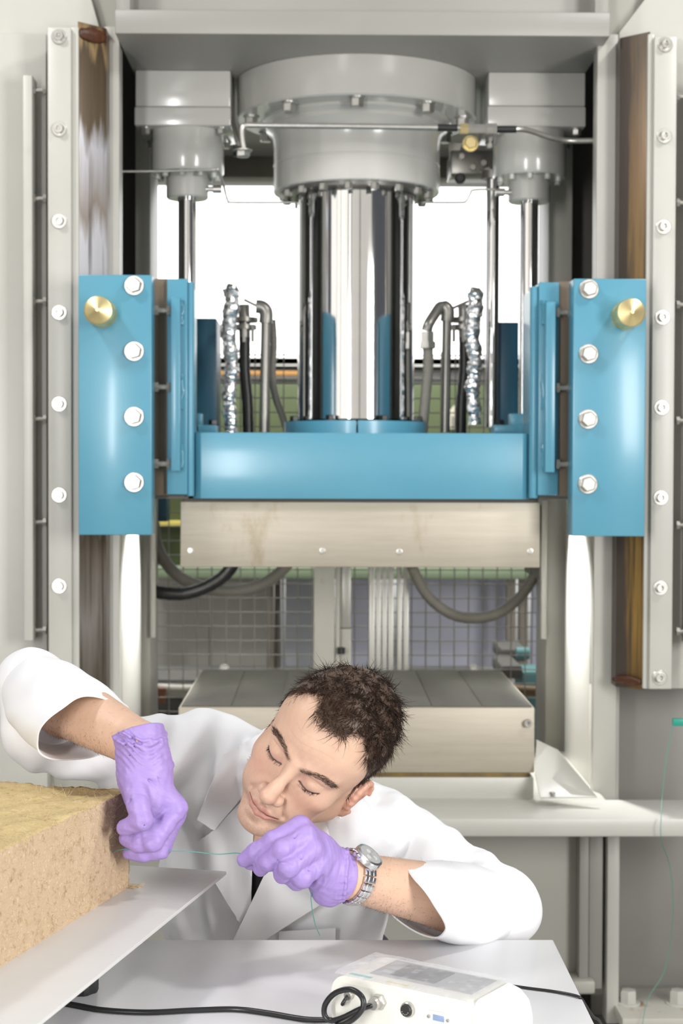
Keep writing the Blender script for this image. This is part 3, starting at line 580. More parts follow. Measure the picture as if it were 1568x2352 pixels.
obj('valve', tubem([P(372, 1580, 5.48), P(370, 1615, 5.48)], .015, 10), mat('rust_red', (.25, .10, .05), .6), pr_)
cl = empty('carved_board', (X(1045, 7.0), 6.88, 0), 'small pale pointed board hanging on the green cabinet', 'board')
a = [P(1032, 985, 6.8), P(1032, 945, 6.8), P(1045, 930, 6.8), P(1058, 945, 6.8), P(1058, 985, 6.8)]
obj('board', prism([(p.x, p.z) for p in a], 'y', 6.84, 6.87), mat('pale_board', (.55, .52, .4), .5), cl)
for i in range(3): obj('dark_slot', pbox(1037+i*6, 955, 1040+i*6, 982, 6.835, .006, 0), M['dark'], cl)
# ------------------------------------------------------------------ wire mesh guard
YM = 5.3; sp_ = .0470
mg = empty('mesh_guard', (cx, YM, 0), 'crimped wire mesh safety guard behind the press', 'wire mesh')
mx0, mx1 = X(322, YM), X(1285, YM); mz0, mz1 = Z(1700, YM), Z(800, YM)
def wire(L, ph):
    n = int(L/sp_*4); pts = [(0, .0028*math.sin(i/4*PI+ph+PI/4), i*sp_/4) for i in range(n+1)]
    return tubem(pts, .0021, 5, cap=False, smooth=180)
vw = [wire(mz1-mz0, 0), wire(mz1-mz0, PI)]; hw = [wire(mx1-mx0, PI), wire(mx1-mx0, 0)]
for i in range(int((mx1-mx0)/sp_)+1): put('wire', vw[i % 2], M['wire'], Vector((mx0+i*sp_, YM, mz0)), mg)
RY = Matrix.Rotation(PI/2, 4, 'Y')
for i in range(int((mz1-mz0)/sp_)+1): put('wire', hw[i % 2], M['wire'], Vector((mx0, YM, mz0+i*sp_)), mg, RY)
for s in (mx0-.02, mx1): obj('frame_bar', boxm(s, s+.02, YM-.01, YM+.02, 0, mz1), M['alu'], mg)
# ------------------------------------------------------------------ TABLE
ZTB = CZ-.656
tm = mat('white_laminate', (.80, .80, .815), .28, col2=(.78, .78, .795), nscale=4)
tb = empty('work_table', (-.3, 1.7, 0), 'white laminate work table in the foreground', 'table')
tA = PH(1270, 2158, ZTB); tB = PH(1350, 2352, ZTB); ys = PH(1280, 2289, ZTB).y
tx = (tA.x+tB.x)/2
def tcor(x0, x1, y0, y1, r=.006):
    return boxm(x0, x1, y0, y1, ZTB-.028, ZTB, .002)
obj('tabletop', tcor(-1.3, tA.x, .9, tA.y), tm, tb)
for lx in (-1.22, tx-.08):
    for ly in (1.0, 2.15): obj('leg', boxm(lx, lx+.04, ly, ly+.04, 0, ZTB-.028, .003), M['alu'], tb)
# ------------------------------------------------------------------ BOARD on knobs
ZBD = CZ-.56
bc = PH(520, 2001, ZBD); be = PH(85, 2352, ZBD); bk = PH(295, 1985, ZBD)
e1 = (be-bc).normalized(); e2 = Vector((e1.y, -e1.x, 0)); e2 = e2 if e2.dot(bk-bc) > 0 else -e2
bdm = mat('grey_white_coated_board', (.66, .655, .635), .38, col2=(.60, .59, .57), nscale=5, stain=(.52, .48, .38), sscale=4, sthr=.62)
pts = [bc, bc+e1*1.0, bc+e1*1.0+e2*.75, bc+e2*.75]
bd = obj('sample_board', prism([(p.x, p.y) for p in pts], 'z', ZBD-.005, ZBD, .0008), bdm); tag(bd, 'thin grey-white board carrying the fibre block', 'board')
def knob(loc, lab):
    n = 48; prof = []
    bm = bmesh.new(); rings = []
    for z, s in ((0, .94), (.004, 1), (.020, 1), (.024, .93), (.0245, .4), (ZBD-.005-ZTB, .4)):
        rings.append([bm.verts.new((s*(.024+(.0016 if (i//3) % 2 and s > .9 else 0))*math.cos(2*PI*i/n), s*(.024+(.0016 if (i//3) % 2 and s > .9 else 0))*math.sin(2*PI*i/n), z)) for i in range(n)])
    for A, B in zip(rings[:-1], rings[1:]):
        for k in range(n): bm.faces.new((A[k], A[(k+1) % n], B[(k+1) % n], B[k]))
    bm.faces.new(rings[0]); bm.faces.new(rings[-1][::-1])
    me = fin(bm, 30); o = obj('ribbed_pedestal', me, mat('black_plastic', (.02, .02, .022), .45), None, Matrix.Translation(loc)); tag(o, lab, 'pedestal', 'ribbed pedestals under the board'); return o
kp = PH(178, 2282, ZTB)
knob((kp.x, kp.y+.01, ZTB), 'black ribbed plastic pedestal under the grey-white board')
knob((kp.x-.45, kp.y+.05, ZTB), 'black ribbed plastic pedestal under the far left of the board')
knob((kp.x-.12, kp.y-.45, ZTB), 'black ribbed plastic pedestal under the near edge of the board')
# ------------------------------------------------------------------ FIBRE BLOCK
ba = PH(297, 2036, ZBD); bb = PH(0, 2222, ZBD); f1 = (bb-ba).normalized(); f2 = Vector((f1.y, -f1.x, 0)); f2 = f2 if f2.x < 0 else -f2
HB = .131; LB, WB = .62, .42
def pnoise(p, s):
    return sum(math.sin(p.x*s*a+1.3*k)*math.sin(p.y*s*b+.7*k)*math.sin(p.z*s*c+2.1*k) for k, (a, b, c) in enumerate(((1, 1.3, .8), (2.1, 1.7, 2.4), (3.9, 4.3, 3.3))))/3
bm = bmesh.new(); st = .006
def gridface(o, u, v, nu, nv):
    G = [[bm.verts.new(o+u*(i/nu)+v*(j/nv)) for j in range(nv+1)] for i in range(nu+1)]
    for i in range(nu):
        for j in range(nv): bm.faces.new((G[i][j], G[i+1][j], G[i+1][j+1], G[i][j+1]))
U, Vv, Wv = f1*LB, f2*WB, Vector((0, 0, HB))
gridface(ba, U, Wv, 105, 24); gridface(ba+Wv, U, Vv, 105, 70); gridface(ba, Vv, Wv, 70, 24); gridface(ba, U, Vv, 20, 14); gridface(ba+U, Vv, Wv, 70, 24); gridface(ba+Vv, U, Wv, 105, 24)
bmesh.ops.remove_doubles(bm, verts=bm.verts, dist=.001)
bmesh.ops.recalc_face_normals(bm, faces=bm.faces)
bm.normal_update()
rnd = random.Random(3)
for v in bm.verts:
    p = v.co.copy(); top = p.z > ZBD+HB-.001
    d = .0028*pnoise(p, 60)+.0015*pnoise(p, 210)+rnd.uniform(-.0009, .0009)
    if top: d += .006*pnoise(p, 14)
    if p.z < ZBD+.001: d = 0
    v.co = p+v.normal*d
    if v.co.z < ZBD: v.co.z = ZBD
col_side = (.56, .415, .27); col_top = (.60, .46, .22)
fm = bpy.data.materials.new('hemp_fibre'); fm.use_nodes = True
nt = fm.node_tree; N = nt.nodes; L = nt.links; b = N['Principled BSDF']; b.inputs['Roughness'].default_value = .95
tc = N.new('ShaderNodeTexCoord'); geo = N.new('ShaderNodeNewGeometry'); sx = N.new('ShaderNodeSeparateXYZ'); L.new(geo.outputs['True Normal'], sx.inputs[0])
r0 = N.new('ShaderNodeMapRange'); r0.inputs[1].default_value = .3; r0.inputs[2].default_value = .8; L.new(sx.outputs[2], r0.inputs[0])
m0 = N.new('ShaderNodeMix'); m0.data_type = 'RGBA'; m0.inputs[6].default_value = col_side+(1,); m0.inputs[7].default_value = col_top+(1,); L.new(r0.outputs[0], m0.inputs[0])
n1 = N.new('ShaderNodeTexNoise'); n1.inputs['Scale'].default_value = 75; n1.inputs['Detail'].default_value = 6; n1.inputs['Roughness'].default_value = .7; L.new(tc.outputs['Object'], n1.inputs['Vector'])
r1 = N.new('ShaderNodeMapRange'); r1.inputs[1].default_value = .54; r1.inputs[2].default_value = .74; L.new(n1.outputs[0], r1.inputs[0])
m1 = N.new('ShaderNodeMix'); m1.data_type = 'RGBA'; m1.inputs[7].default_value = (.30, .18, .085, 1); L.new(r1.outputs[0], m1.inputs[0]); L.new(m0.outputs[2], m1.inputs[6])
n2 = N.new('ShaderNodeTexNoise'); n2.inputs['Scale'].default_value = 260; n2.inputs['Detail'].default_value = 4; L.new(tc.outputs['Object'], n2.inputs['Vector'])
r2 = N.new('ShaderNodeMapRange'); r2.inputs[1].default_value = .55; r2.inputs[2].default_value = .8; L.new(n2.outputs[0], r2.inputs[0])
m2 = N.new('ShaderNodeMix'); m2.data_type = 'RGBA'; m2.inputs[7].default_value = (.72, .60, .42, 1); L.new(r2.outputs[0], m2.inputs[0]); L.new(m1.outputs[2], m2.inputs[6])
L.new(m2.outputs[2], b.inputs['Base Color'])
bp = N.new('ShaderNodeBump'); bp.inputs['Strength'].default_value = .9; bp.inputs['Distance'].default_value = .002; L.new(n1.outputs[0], bp.inputs['Height']); L.new(bp.outputs[0], b.inputs['Normal'])
fb = obj('fibre_block', fin(bm, 180), fm); tag(fb, 'thick tan plant-fibre insulation block lying on the grey-white board', 'insulation block')
# loose fibres standing off the surface
vv, ff = [], []
def strand(p, d, ln, wd, curl):
    d = d.normalized(); s = d.cross(Vector((rnd.uniform(-1, 1), rnd.uniform(-1, 1), rnd.uniform(-1, 1)))).normalized(); t = d.cross(s)
    i0 = len(vv); c = Vector((rnd.uniform(-1, 1), rnd.uniform(-1, 1), rnd.uniform(-1, 1)))*curl
    for k in range(3):
        q = p+d*(ln*k/2)+c*(k/2)**2*ln; ww = wd*(1-.35*k)
        vv.extend((q+s*ww, q-s*ww*.5+t*ww*.87, q-s*ww*.5-t*ww*.87))
    for k in range(2):
        for e in range(3):
            a_, b_ = i0+k*3+e, i0+k*3+(e+1) % 3; ff.append((a_, b_, b_+3, a_+3))
for _ in range(5200):
    t = rnd.random(); wz = rnd.random()
    if t < .40: p = ba+U*rnd.random()+Wv*wz; nn = -f2
    elif t < .86: p = ba+Wv+U*rnd.random()+Vv*rnd.random(); nn = Vector((0, 0, 1))
    elif t < .93: p = ba+Wv+U*rnd.random(); nn = Vector((0, 0, 1))-f2
    else: p = ba+Vv*rnd.random()*.6+Wv*wz; nn = -f1
    d = nn.normalized()*rnd.uniform(.05, .5)+Vector((rnd.uniform(-1, 1), rnd.uniform(-1, 1), rnd.uniform(-1, 1)))
    if p.z < ZBD+.006: d.z = abs(d.z)*.3
    strand(p, d, rnd.uniform(.004, .013), .0002, .6)
for _ in range(130):   # crumbs at the foot of the far corner
    p = ba+Vector((rnd.uniform(-.006, .016), rnd.uniform(-.012, .006), .0008)); strand(p, Vector((rnd.uniform(-1, 1), rnd.uniform(-1, 1), .08)), rnd.uniform(.003, .010), .0003, .2)
me = bpy.data.meshes.new('fibres'); me.from_pydata(vv, [], ff)
o = obj('loose_fibres', me, mat('straw_fibre', (.66, .53, .34), .9, col2=(.52, .38, .21), nscale=300), fb); o['kind'] = 'stuff'
# ------------------------------------------------------------------ INSTRUMENT
iv = mat('ivory_plastic', (.80, .785, .72), .35); iw = mat('white_plastic', (.84, .84, .83), .3)
zt_ = CZ-.592
A = PH(788, 2240, zt_); B = PH(915, 2208, zt_); D = PH(1082, 2303, zt_)
ea = (D-A); LA = ea.length; ea.normalize(); eb = Vector((-ea.y, ea.x, 0)); LBd = (B-A).length*1.03; HI = zt_-ZTB
IM = Matrix(((ea.x, eb.x, 0, A.x), (ea.y, eb.y, 0, A.y), (0, 0, 1, ZTB), (0, 0, 0, 1)))   # local: x along the rear panel, y away, z up
ins = empty('instrument', Vector((A.x, A.y, ZTB)), 'ivory benchtop meter with film-covered top lying on the table', 'instrument')
def sec(x0, x1, z0, z1, r, n=8, rtop=None):
    rt = rtop or r; out = []
    for (cx_, cz_, a0, rr_) in ((x1-r, z0+r, -90, r), (x1-rt, z1-rt, 0, rt), (x0+rt, z1-rt, 90, rt), (x0+r, z0+r, 180, r)):
        for k in range(n+1):
            an = math.radians(a0+90*k/n); out.append((cx_+rr_*math.cos(an), cz_+rr_*math.sin(an)))
    return out
bm = bmesh.new()
# shell: rounded section swept from rear (y=0) to front (y=LBd), bulging right end
secs = [(0.0, 0), (.004, .0015), (LBd-.004, .0015), (LBd, 0)]; rings = []
for y, g in secs:
    rings.append([bm.verts.new((x, y, z)) for x, z in sec(-.017-g, LA+.012+g, .0, HI+g*.3, .018, 8, .022)])
n = len(rings[0])
for Aa, Bb in zip(rings[:-1], rings[1:]):
    for k in range(n): bm.faces.new((Aa[k], Aa[(k+1) % n], Bb[(k+1) % n], Bb[k]))
bm.faces.new(rings[0]); bm.faces.new(rings[-1][::-1])
obj('housing', fin(bm, 40), iv, ins, IM)
# white end cap on the right
bm = bmesh.new(); rings = []
for s, g in ((LA+.004, 0), (LA+.018, -.003), (LA+.030, -.010), (LA+.036, -.02)):
    rings.append([bm.verts.new((s, y, z)) for y, z in sec(-.001-g*0+(-g)*.6, LBd+.002+g*.6, .001, HI+.002+g*1.1, .012, 6)])
n = len(rings[0])
for Aa, Bb in zip(rings[:-1], rings[1:]):
    for k in range(n): bm.faces.new((Aa[k], Aa[(k+1) % n], Bb[(k+1) % n], Bb[k]))
bm.faces.new(rings[0]); bm.faces.new(rings[-1][::-1])
obj('end_cap', fin(bm, 50), iw, ins, IM)
rp_ = obj('rear_panel', prism(sec(-.010, LA+.002, .006, HI-.008, .012), 'y', -.0012, .002), iv, ins, IM)
kb = mat('grey_keypad', (.16, .15, .145), .4); 
obj('keypad', boxm(.022, LA-.012, .022, LBd-.006, HI-.0005, HI+.0012, .0005), mat('silver_grey_faceplate', (.42, .41, .41), .4), ins, IM)
obj('display', boxm(.045, LA*.62, .030, LBd-.012, HI+.0008, HI+.002, .0004), kb, ins, IM)
obj('teal_stripe', boxm(.004, .034, .006, .012, HI-.0003, HI+.0008, 0), mat('teal_print', (.18, .50, .48), .4), ins, IM)
obj('yellow_stripe', boxm(.055, .085, .006, .010, HI-.0003, HI+.0008, 0), mat('yellow_print', (.75, .62, .30), .4), ins, IM)
gl_ = bpy.data.materials.new('clear_film'); gl_.use_nodes = True; q = gl_.node_tree.nodes['Principled BSDF']; q.inputs['Roughness'].default_value = .12; q.inputs['Alpha'].default_value = .28; q.inputs['Base Color'].default_value = (.9, .9, .93, 1)
bm = bmesh.new(); nx, ny = 24, 12
G = [[bm.verts.new((-.012+(LA+.014)*i/nx, -.001+(LBd+.001)*j/ny, HI+.0035+.0008*math.sin(i*.9)*math.cos(j*.7)-(.003 if j == 0 else 0))) for j in range(ny+1)] for i in range(nx+1)]
for i in range(nx):
    for j in range(ny): bm.faces.new((G[i][j], G[i+1][j], G[i+1][j+1], G[i][j+1]))
bmesh.ops.solidify(bm, geom=list(bm.faces), thickness=.0004)
obj('film_cover', fin(bm, 60), gl_, ins, IM)
def inst_px(px, py):
    """point of the rear panel plane seen at a pixel, in world space"""
    d = RM @ Vector(((px-784)/FPX, -(py-1176)/FPX, -1)); o_ = Vector((0, 0, CZ)); nn = -eb; q0 = A+nn*.0014
    return o_+d*((q0-o_).dot(nn)/d.dot(nn))
RI = Matrix(((ea.x, eb.x, 0), (ea.y, eb.y, 0), (0, 0, 1))).to_4x4()
def plug(name, px, py, r, h, m, n=20, inner=None):
    bm = bmesh.new()
    R_ = [[bm.verts.new((rr_*math.cos(2*PI*i/n), -yy, rr_*math.sin(2*PI*i/n))) for i in range(n)] for rr_, yy in ((r, 0), (r, h*.8), (r*.9, h))+(((inner, h), (inner, h*.3)) if inner else ())]
    for Aa, Bb in zip(R_[:-1], R_[1:]):
        for k in range(n): bm.faces.new((Aa[k], Aa[(k+1) % n], Bb[(k+1) % n], Bb[k]))
    bm.faces.new(R_[-1])
    return put(name, fin(bm, 35), m, inst_px(px, py), ins, RI)
plug('socket_nut', 872, 2300, .0095, .006, M['zinc'], 6); gla = plug('cable_gland', 868, 2301, .0075, .012, M['zinc'])
plug('jack_socket', 805, 2284, .0055, .007, M['zinc'], 16)
ds = plug('round_socket', 938, 2318, .0088, .005, M['zinc'], 24, .0075); plug('socket_insert', 938, 2318, .0072, .0075, M['blackrub'], 24)
pinm = fastener('cap', .0006, .0008)
for k in range(5):
    a_ = math.radians(200+k*35); put('pin', pinm, M['zinc'], inst_px(938, 2318)+ea*.0042*math.cos(a_)+Vector((0, 0, .0042*math.sin(a_)))-eb*.0076, ds, RI)
dloc = inst_px(1010, 2337)
def panel_box(name, sx_, sz_, h, m, dx=0, dz=0, y0=0, r=.001):
    return put(name, boxm(-sx_/2+dx, sx_/2+dx, -h-y0, -y0, -sz_/2+dz, sz_/2+dz, r), m, dloc, ins, RI)
panel_box('serial_port', .029, .0125, .003, iw); panel_box('port_insert', .0145, .0068, .001, mat('blue_port_plastic', (.25, .34, .52), .4), y0=.003, r=.0004)
for s in (-1, 1): put('port_screw', fastener('cap', .0022, .002), M['zinc'], dloc+ea*.0125*s-eb*.003, ins, RI)
put('panel_screw', fastener('cap', .002, .001), M['zinc'], inst_px(771, 2280), ins, RI)
# cable: from the gland in a loop and away to the left over the table
cb = mat('black_cable', (.014, .014, .015), .32)
g0 = inst_px(866, 2303)-eb*.010
def T(px, py, dz=.0035): return PH(px, py, ZTB+dz)
lift = lambda px, py, h: PH(px, py, ZTB+h)
lp_ = lambda px, py, off: inst_px(px, py)-eb*off
pts = [g0, lp_(845, 2309, .016), lp_(812, 2325, .022), lp_(786, 2331, .024), lp_(773, 2318, .025), lp_(775, 2293, .025), lp_(797, 2268, .025), lp_(832, 2259, .026), lp_(860, 2273, .028), lp_(866, 2297, .030), lp_(846, 2323, .032), lp_(812, 2339, .032), T(770, 2344, .008), T(700, 2341), T(610, 2326), T(540, 2318), T(450, 2320), T(340, 2325), T(240, 2320), T(170, 2308), T(120, 2300), T(0, 2285)]
cab = obj('signal_cable', tubem(spline(pts, 7), .0034, 10), cb); tag(cab, 'black cable looping from the meter and running left across the table', 'cable')
j0 = inst_px(804, 2285)-eb*.006
dc = obj('thin_cable', tubem(spline([j0, j0-eb*.010-Vector((0, 0, .006)), lift(786, 2310, .022), T(779, 2340, .003), T(783, 2375, .003), T(800, 2420, .003)], 6), .0022, 8), cb); tag(dc, 'thin black cable hanging from the small jack on the meter', 'cable')
q = B+ea*LA*.72
pts = [T(1130, 2266, .004), T(1155, 2262, .0025), T(1215, 2270, .0022), T(1270, 2277, .0022), T(1318, 2286, .0025), T(1327, 2290, .002)+Vector((.004, 0, -.002)), T(1345, 2310, -.02), T(1362, 2335, -.05), T(1380, 2352, -.08), T(1400, 2420, -.2)]
pc = obj('power_cable', tubem(spline(pts, 6), .0019, 8), cb); tag(pc, 'thin black power cable running off the right table edge', 'cable')
# ------------------------------------------------------------------ implicit-surface sculpting (smooth unions sampled on a grid, then surface nets)
class Sculpt:
    def __init__(s, xs, ys, zs):
        s.a = [np.asarray(q, np.float32) for q in (xs, ys, zs)]; s.f = np.full([len(q) for q in s.a], .05, np.float32); s.R = None; s.c = None
    def frame(s, R=None, c=None):
        s.R = None if R is None else np.array(R, np.float32); s.c = None if c is None else np.array(c, np.float32); return s
    def w(s, p):
        p = np.asarray(p, np.float32)
        return p if s.R is None else s.R @ p + s.c
    def win(s, pts, rad):
        pts = np.array([s.w(p) for p in pts]); lo = pts.min(0)-rad; hi = pts.max(0)+rad; sl = []
        for k in range(3):
            i0 = max(0, int(np.searchsorted(s.a[k], lo[k]))-1); i1 = min(len(s.a[k]), int(np.searchsorted(s.a[k], hi[k]))+1); sl.append(slice(i0, max(i0+1, i1)))
        X_ = s.a[0][sl[0]][:, None, None]; Y_ = s.a[1][sl[1]][None, :, None]; Z_ = s.a[2][sl[2]][None, None, :]
        if s.R is not None:
            X_, Y_, Z_ = X_-s.c[0], Y_-s.c[1], Z_-s.c[2]; R = s.R
            X_, Y_, Z_ = [X_*R[0, k]+Y_*R[1, k]+Z_*R[2, k] for k in range(3)]
        return tuple(sl), X_, Y_, Z_
    def comb(s, sl, d, k, op):
        f = s.f[sl]; d = np.minimum(d, .06)
        if op == 'sub':
            h = np.clip(.5-.5*(f+d)/k, 0, 1); s.f[sl] = f+(-d-f)*h+k*h*(1-h)
        else:
            h = np.clip(.5+.5*(d-f)/k, 0, 1); s.f[sl] = d+(f-d)*h-k*h*(1-h)
    def ell(s, c, r, k=.01, op='add', rot=None):
        sl, X_, Y_, Z_ = s.win([c], max(r)+k*1.2+.012); x, y, z = X_-c[0], Y_-c[1], Z_-c[2]
        if rot is not None:
            m = np.array(rot, np.float32); x, y, z = [x*m[0, q]+y*m[1, q]+z*m[2, q] for q in range(3)]
        k0 = np.sqrt((x/r[0])**2+(y/r[1])**2+(z/r[2])**2)+1e-6; k1 = np.sqrt((x/r[0]**2)**2+(y/r[1]**2)**2+(z/r[2]**2)**2)+1e-6
        s.comb(sl, k0*(k0-1)/k1, k, op); return s
    def cone(s, a, b, ra, rb, k=.01, op='add'):
        a = np.asarray(a, np.float32); b = np.asarray(b, np.float32)
        sl, X_, Y_, Z_ = s.win([a, b], max(ra, rb)+k*1.2+.012); u = b-a; L2 = float(u@u)+1e-9
        x, y, z = X_-a[0], Y_-a[1], Z_-a[2]; h = np.clip((x*u[0]+y*u[1]+z*u[2])/L2, 0, 1)
        d = np.sqrt((x-u[0]*h)**2+(y-u[1]*h)**2+(z-u[2]*h)**2)-(ra+(rb-ra)*h)
        s.comb(sl, d, k, op); return s
    def chain(s, pts, rs, k=.006, op='add'):
        for i in range(len(pts)-1): s.cone(pts[i], pts[i+1], rs[i], rs[i+1], k, op)
        return s
    def cyl(s, a, b, r, k=.004, op='sub', r2=None):
        a = np.asarray(a, np.float32); b = np.asarray(b, np.float32); r2 = r if r2 is None else r2
        sl, X_, Y_, Z_ = s.win([a, b], max(r, r2)+.03); u = b-a; L = float(np.linalg.norm(u)); u = u/L
        x, y, z = X_-a[0], Y_-a[1], Z_-a[2]; h = x*u[0]+y*u[1]+z*u[2]; q = np.clip(h/L, 0, 1)
        d = np.maximum(np.sqrt(np.maximum((x-u[0]*h)**2+(y-u[1]*h)**2+(z-u[2]*h)**2, 0))-(r+(r2-r)*q), np.abs(h-L/2)-L/2)
        s.comb(sl, d, k, op); return s
    def warp(s, fn):
        X_, Y_, Z_ = s.a[0][:, None, None], s.a[1][None, :, None], s.a[2][None, None, :]; s.f += fn(X_, Y_, Z_); return s
    def wlocal(s, c, r, fn):
        sl, X_, Y_, Z_ = s.win([c], r); d = np.sqrt((X_-c[0])**2+(Y_-c[1])**2+(Z_-c[2])**2)
        m = np.clip(1-d/r, 0, 1); m = m*m*(3-2*m); s.f[sl] += (m*fn(X_-c[0], Y_-c[1], Z_-c[2])).astype(np.float32); return s
    def mesh(s):
        f = s.f; b = f < 0; n = np.array(f.shape)
        cnt = np.zeros(n-1, np.uint8)
        for i in (0, 1):
            for j in (0, 1):
                for k in (0, 1): cnt += b[i:n[0]-1+i, j:n[1]-1+j, k:n[2]-1+k]
        idx = np.argwhere((cnt > 0) & (cnt < 8)); cs = n-1
        flat = (idx[:, 0]*cs[1]+idx[:, 1])*cs[2]+idx[:, 2]
        cor = [(i, j, k) for i in (0, 1) for j in (0, 1) for k in (0, 1)]
        val = [f[idx[:, 0]+i, idx[:, 1]+j, idx[:, 2]+k] for i, j, k in cor]
        pos = np.zeros((len(idx), 3)); num = np.zeros(len(idx))
        for p in range(8):
            for q in range(p+1, 8):
                if sum(abs(a-b_) for a, b_ in zip(cor[p], cor[q])) != 1: continue
                m = (val[p] < 0) != (val[q] < 0); t = np.where(m, val[p]/np.where(m, val[p]-val[q], 1), 0)
                for ax in range(3): pos[:, ax] += np.where(m, cor[p][ax]+t*(cor[q][ax]-cor[p][ax]), 0)
                num += m
        pos /= num[:, None]; V = np.zeros_like(pos)
        for ax in range(3):
            g = s.a[ax].astype(np.float64); V[:, ax] = g[idx[:, ax]]+pos[:, ax]*(g[idx[:, ax]+1]-g[idx[:, ax]])
        F = []
        for ax in range(3):
            o1, o2 = [(1, 2), (2, 0), (0, 1)][ax]
            A_ = np.take(b, np.arange(n[ax]-1), ax); B_ = np.take(b, np.arange(1, n[ax]), ax)
            e = np.argwhere(A_ != B_); e = e[(e[:, o1] > 0) & (e[:, o2] > 0) & (e[:, o1] < cs[o1]) & (e[:, o2] < cs[o2])]
            ins = A_[e[:, 0], e[:, 1], e[:, 2]]
            quad = []
            for d1, d2 in ((1, 1), (0, 1), (0, 0), (1, 0)):
                c = e.copy(); c[:, o1] -= d1; c[:, o2] -= d2
                quad.append(np.searchsorted(flat, (c[:, 0]*cs[1]+c[:, 1])*cs[2]+c[:, 2]))
            q = np.stack(quad, 1); q[~ins] = q[~ins][:, ::-1]; F.append(q)
        F = np.concatenate(F)
        me = bpy.data.meshes.new('sculpt'); me.vertices.add(len(V)); me.vertices.foreach_set('co', V.astype(np.float32).ravel())
        me.loops.add(F.size); me.loops.foreach_set('vertex_index', F.astype(np.int32).ravel())
        me.polygons.add(len(F)); me.polygons.foreach_set('loop_start', np.arange(0, F.size, 4, dtype=np.int32)); me.polygons.foreach_set('loop_total', np.full(len(F), 4, np.int32))
        me.update(); me.validate(); me.polygons.foreach_set('use_smooth', np.ones(len(me.polygons), bool))
        return me, V
def axis(lo, hi, coarse, dense=()):
    """grid coordinates: coarse spacing, finer inside the dense (lo, hi, step) spans"""
    out = [lo]
    while out[-1] < hi:
        st_ = coarse
        for a, b_, d in dense:
            if a <= out[-1] < b_: st_ = min(st_, d)
        out.append(out[-1]+st_)
    return np.array(out, np.float32)
def vcol(me, cols, name='tint'):
    at = me.color_attributes.new(name, 'FLOAT_COLOR', 'POINT'); d = np.ones((len(cols), 4), np.float32); d[:, :3] = cols; at.data.foreach_set('color', d.ravel())
def relax(me, n, lam=.5):
    """Laplacian smoothing"""
    nv = len(me.vertices); co = np.zeros(nv*3, np.float32); me.vertices.foreach_get('co', co); co = co.reshape(-1, 3)
    ed = np.zeros(len(me.edges)*2, np.int32); me.edges.foreach_get('vertices', ed); ed = ed.reshape(-1, 2)
    deg = np.bincount(ed.ravel(), minlength=nv)[:, None].astype(np.float32)
    for _ in range(n):
        acc = np.zeros_like(co)
        for k in range(3): acc[:, k] = np.bincount(ed[:, 0], co[ed[:, 1], k], nv)+np.bincount(ed[:, 1], co[ed[:, 0], k], nv)
        co = co+lam*(acc/np.maximum(deg, 1)-co)
    me.vertices.foreach_set('co', co.ravel()); me.update(); return co
def wob(x, y, z, s, seed=0):
    r_ = np.random.default_rng(seed); o = 0
    for k in range(5):
        d = r_.normal(size=3)*s*(1+.5*k); o = o+np.sin(x*d[0]+y*d[1]+z*d[2]+r_.uniform(0, 6.28))/(1+.4*k)
    return o/3
V3 = lambda px, py, Y: np.array(P(px, py, Y), np.float32)
# ------------------------------------------------------------------ PERSON
man = empty('person', Vector((-.02, 2.6, 0)), 'man in white lab coat and purple gloves bending over the fibre block', 'person')
# head frame: x = his left, y = backwards (face looks to -y), z = up
def head_rot(y, p, r):
    cy_, sy_, cp, sp2, cr_, sr_ = math.cos(y), math.sin(y), math.cos(p), math.sin(p), math.cos(r), math.sin(r)
    return (np.array([[cr_, 0, sr_], [0, 1, 0], [-sr_, 0, cr_]]) @ np.array([[1, 0, 0], [0, cp, -sp2], [0, sp2, cp]]) @ np.array([[cy_, -sy_, 0], [sy_, cy_, 0], [0, 0, 1]]))
HR = head_rot(-.249, .440, .618); HC = np.array([-.003+.002, 2.2, CZ-.380])
hw_ = lambda p: HR @ np.array(p)+HC
RS = np.array([-.200, 2.46, CZ-.440]); RE = V3(72, 1572, 2.31); RW = V3(322, 1712, 2.115)
LS = np.array([.085, 2.50, CZ-.575]); LE = V3(1140, 2085, 2.31); LW = V3(800, 2012, 2.125)
NB = np.array([-.055, 2.45, CZ-.475]); PV = np.array([-.04, 2.80, .54])
hd = .00125
bx = axis(-.52, .38, .0045, ((HC[0]-.135, HC[0]+.125, hd),)); by = axis(1.98, 2.98, .006, ((2.06, 2.31, hd+.0003),)); bz = axis(.44, 1.2, .0045, ((HC[2]-.15, HC[2]+.145, hd),))
S = Sculpt(bx, by, bz)
# torso, arms
S.cone(PV, NB+np.array([0, .06, -.06]), .13, .12, .05); S.cone(RS, LS, .055, .055, .04); S.cone(NB+np.array([0, .03, -.02]), hw_((0, .03, -.07)), .062, .056, .03)
S.chain([RS, V3(330, 1745, 2.40), V3(100, 1685, 2.305), RE], [.05, .042, .040, .040], .02); S.cone(LS, LE, .05, .042, .02)
S.cone(PV+np.array([-.08, 0, -.02]), PV+np.array([-.10, -.30, -.0]), .085, .06, .04); S.cone(PV+np.array([.08, 0, -.02]), PV+np.array([.10, -.30, -.0]), .085, .06, .04)
fa = RE+(RW-RE)*.35; S.chain([RE, fa, RW], [.041, .045, .0305], .01); S.cone(RW, V3(335, 1790, 2.11), .030, .026, .01); S.cone(V3(335, 1790, 2.11), V3(365, 1880, 2.10), .022, .016, .01)
fa = LE+(LW-LE)*.35; S.chain([LE, fa, LW], [.041, .0455, .0315], .01); S.cone(LW, V3(735, 1975, 2.10), .028, .022, .01); S.cone(V3(735, 1975, 2.10), V3(690, 1940, 2.08), .02, .014, .01)
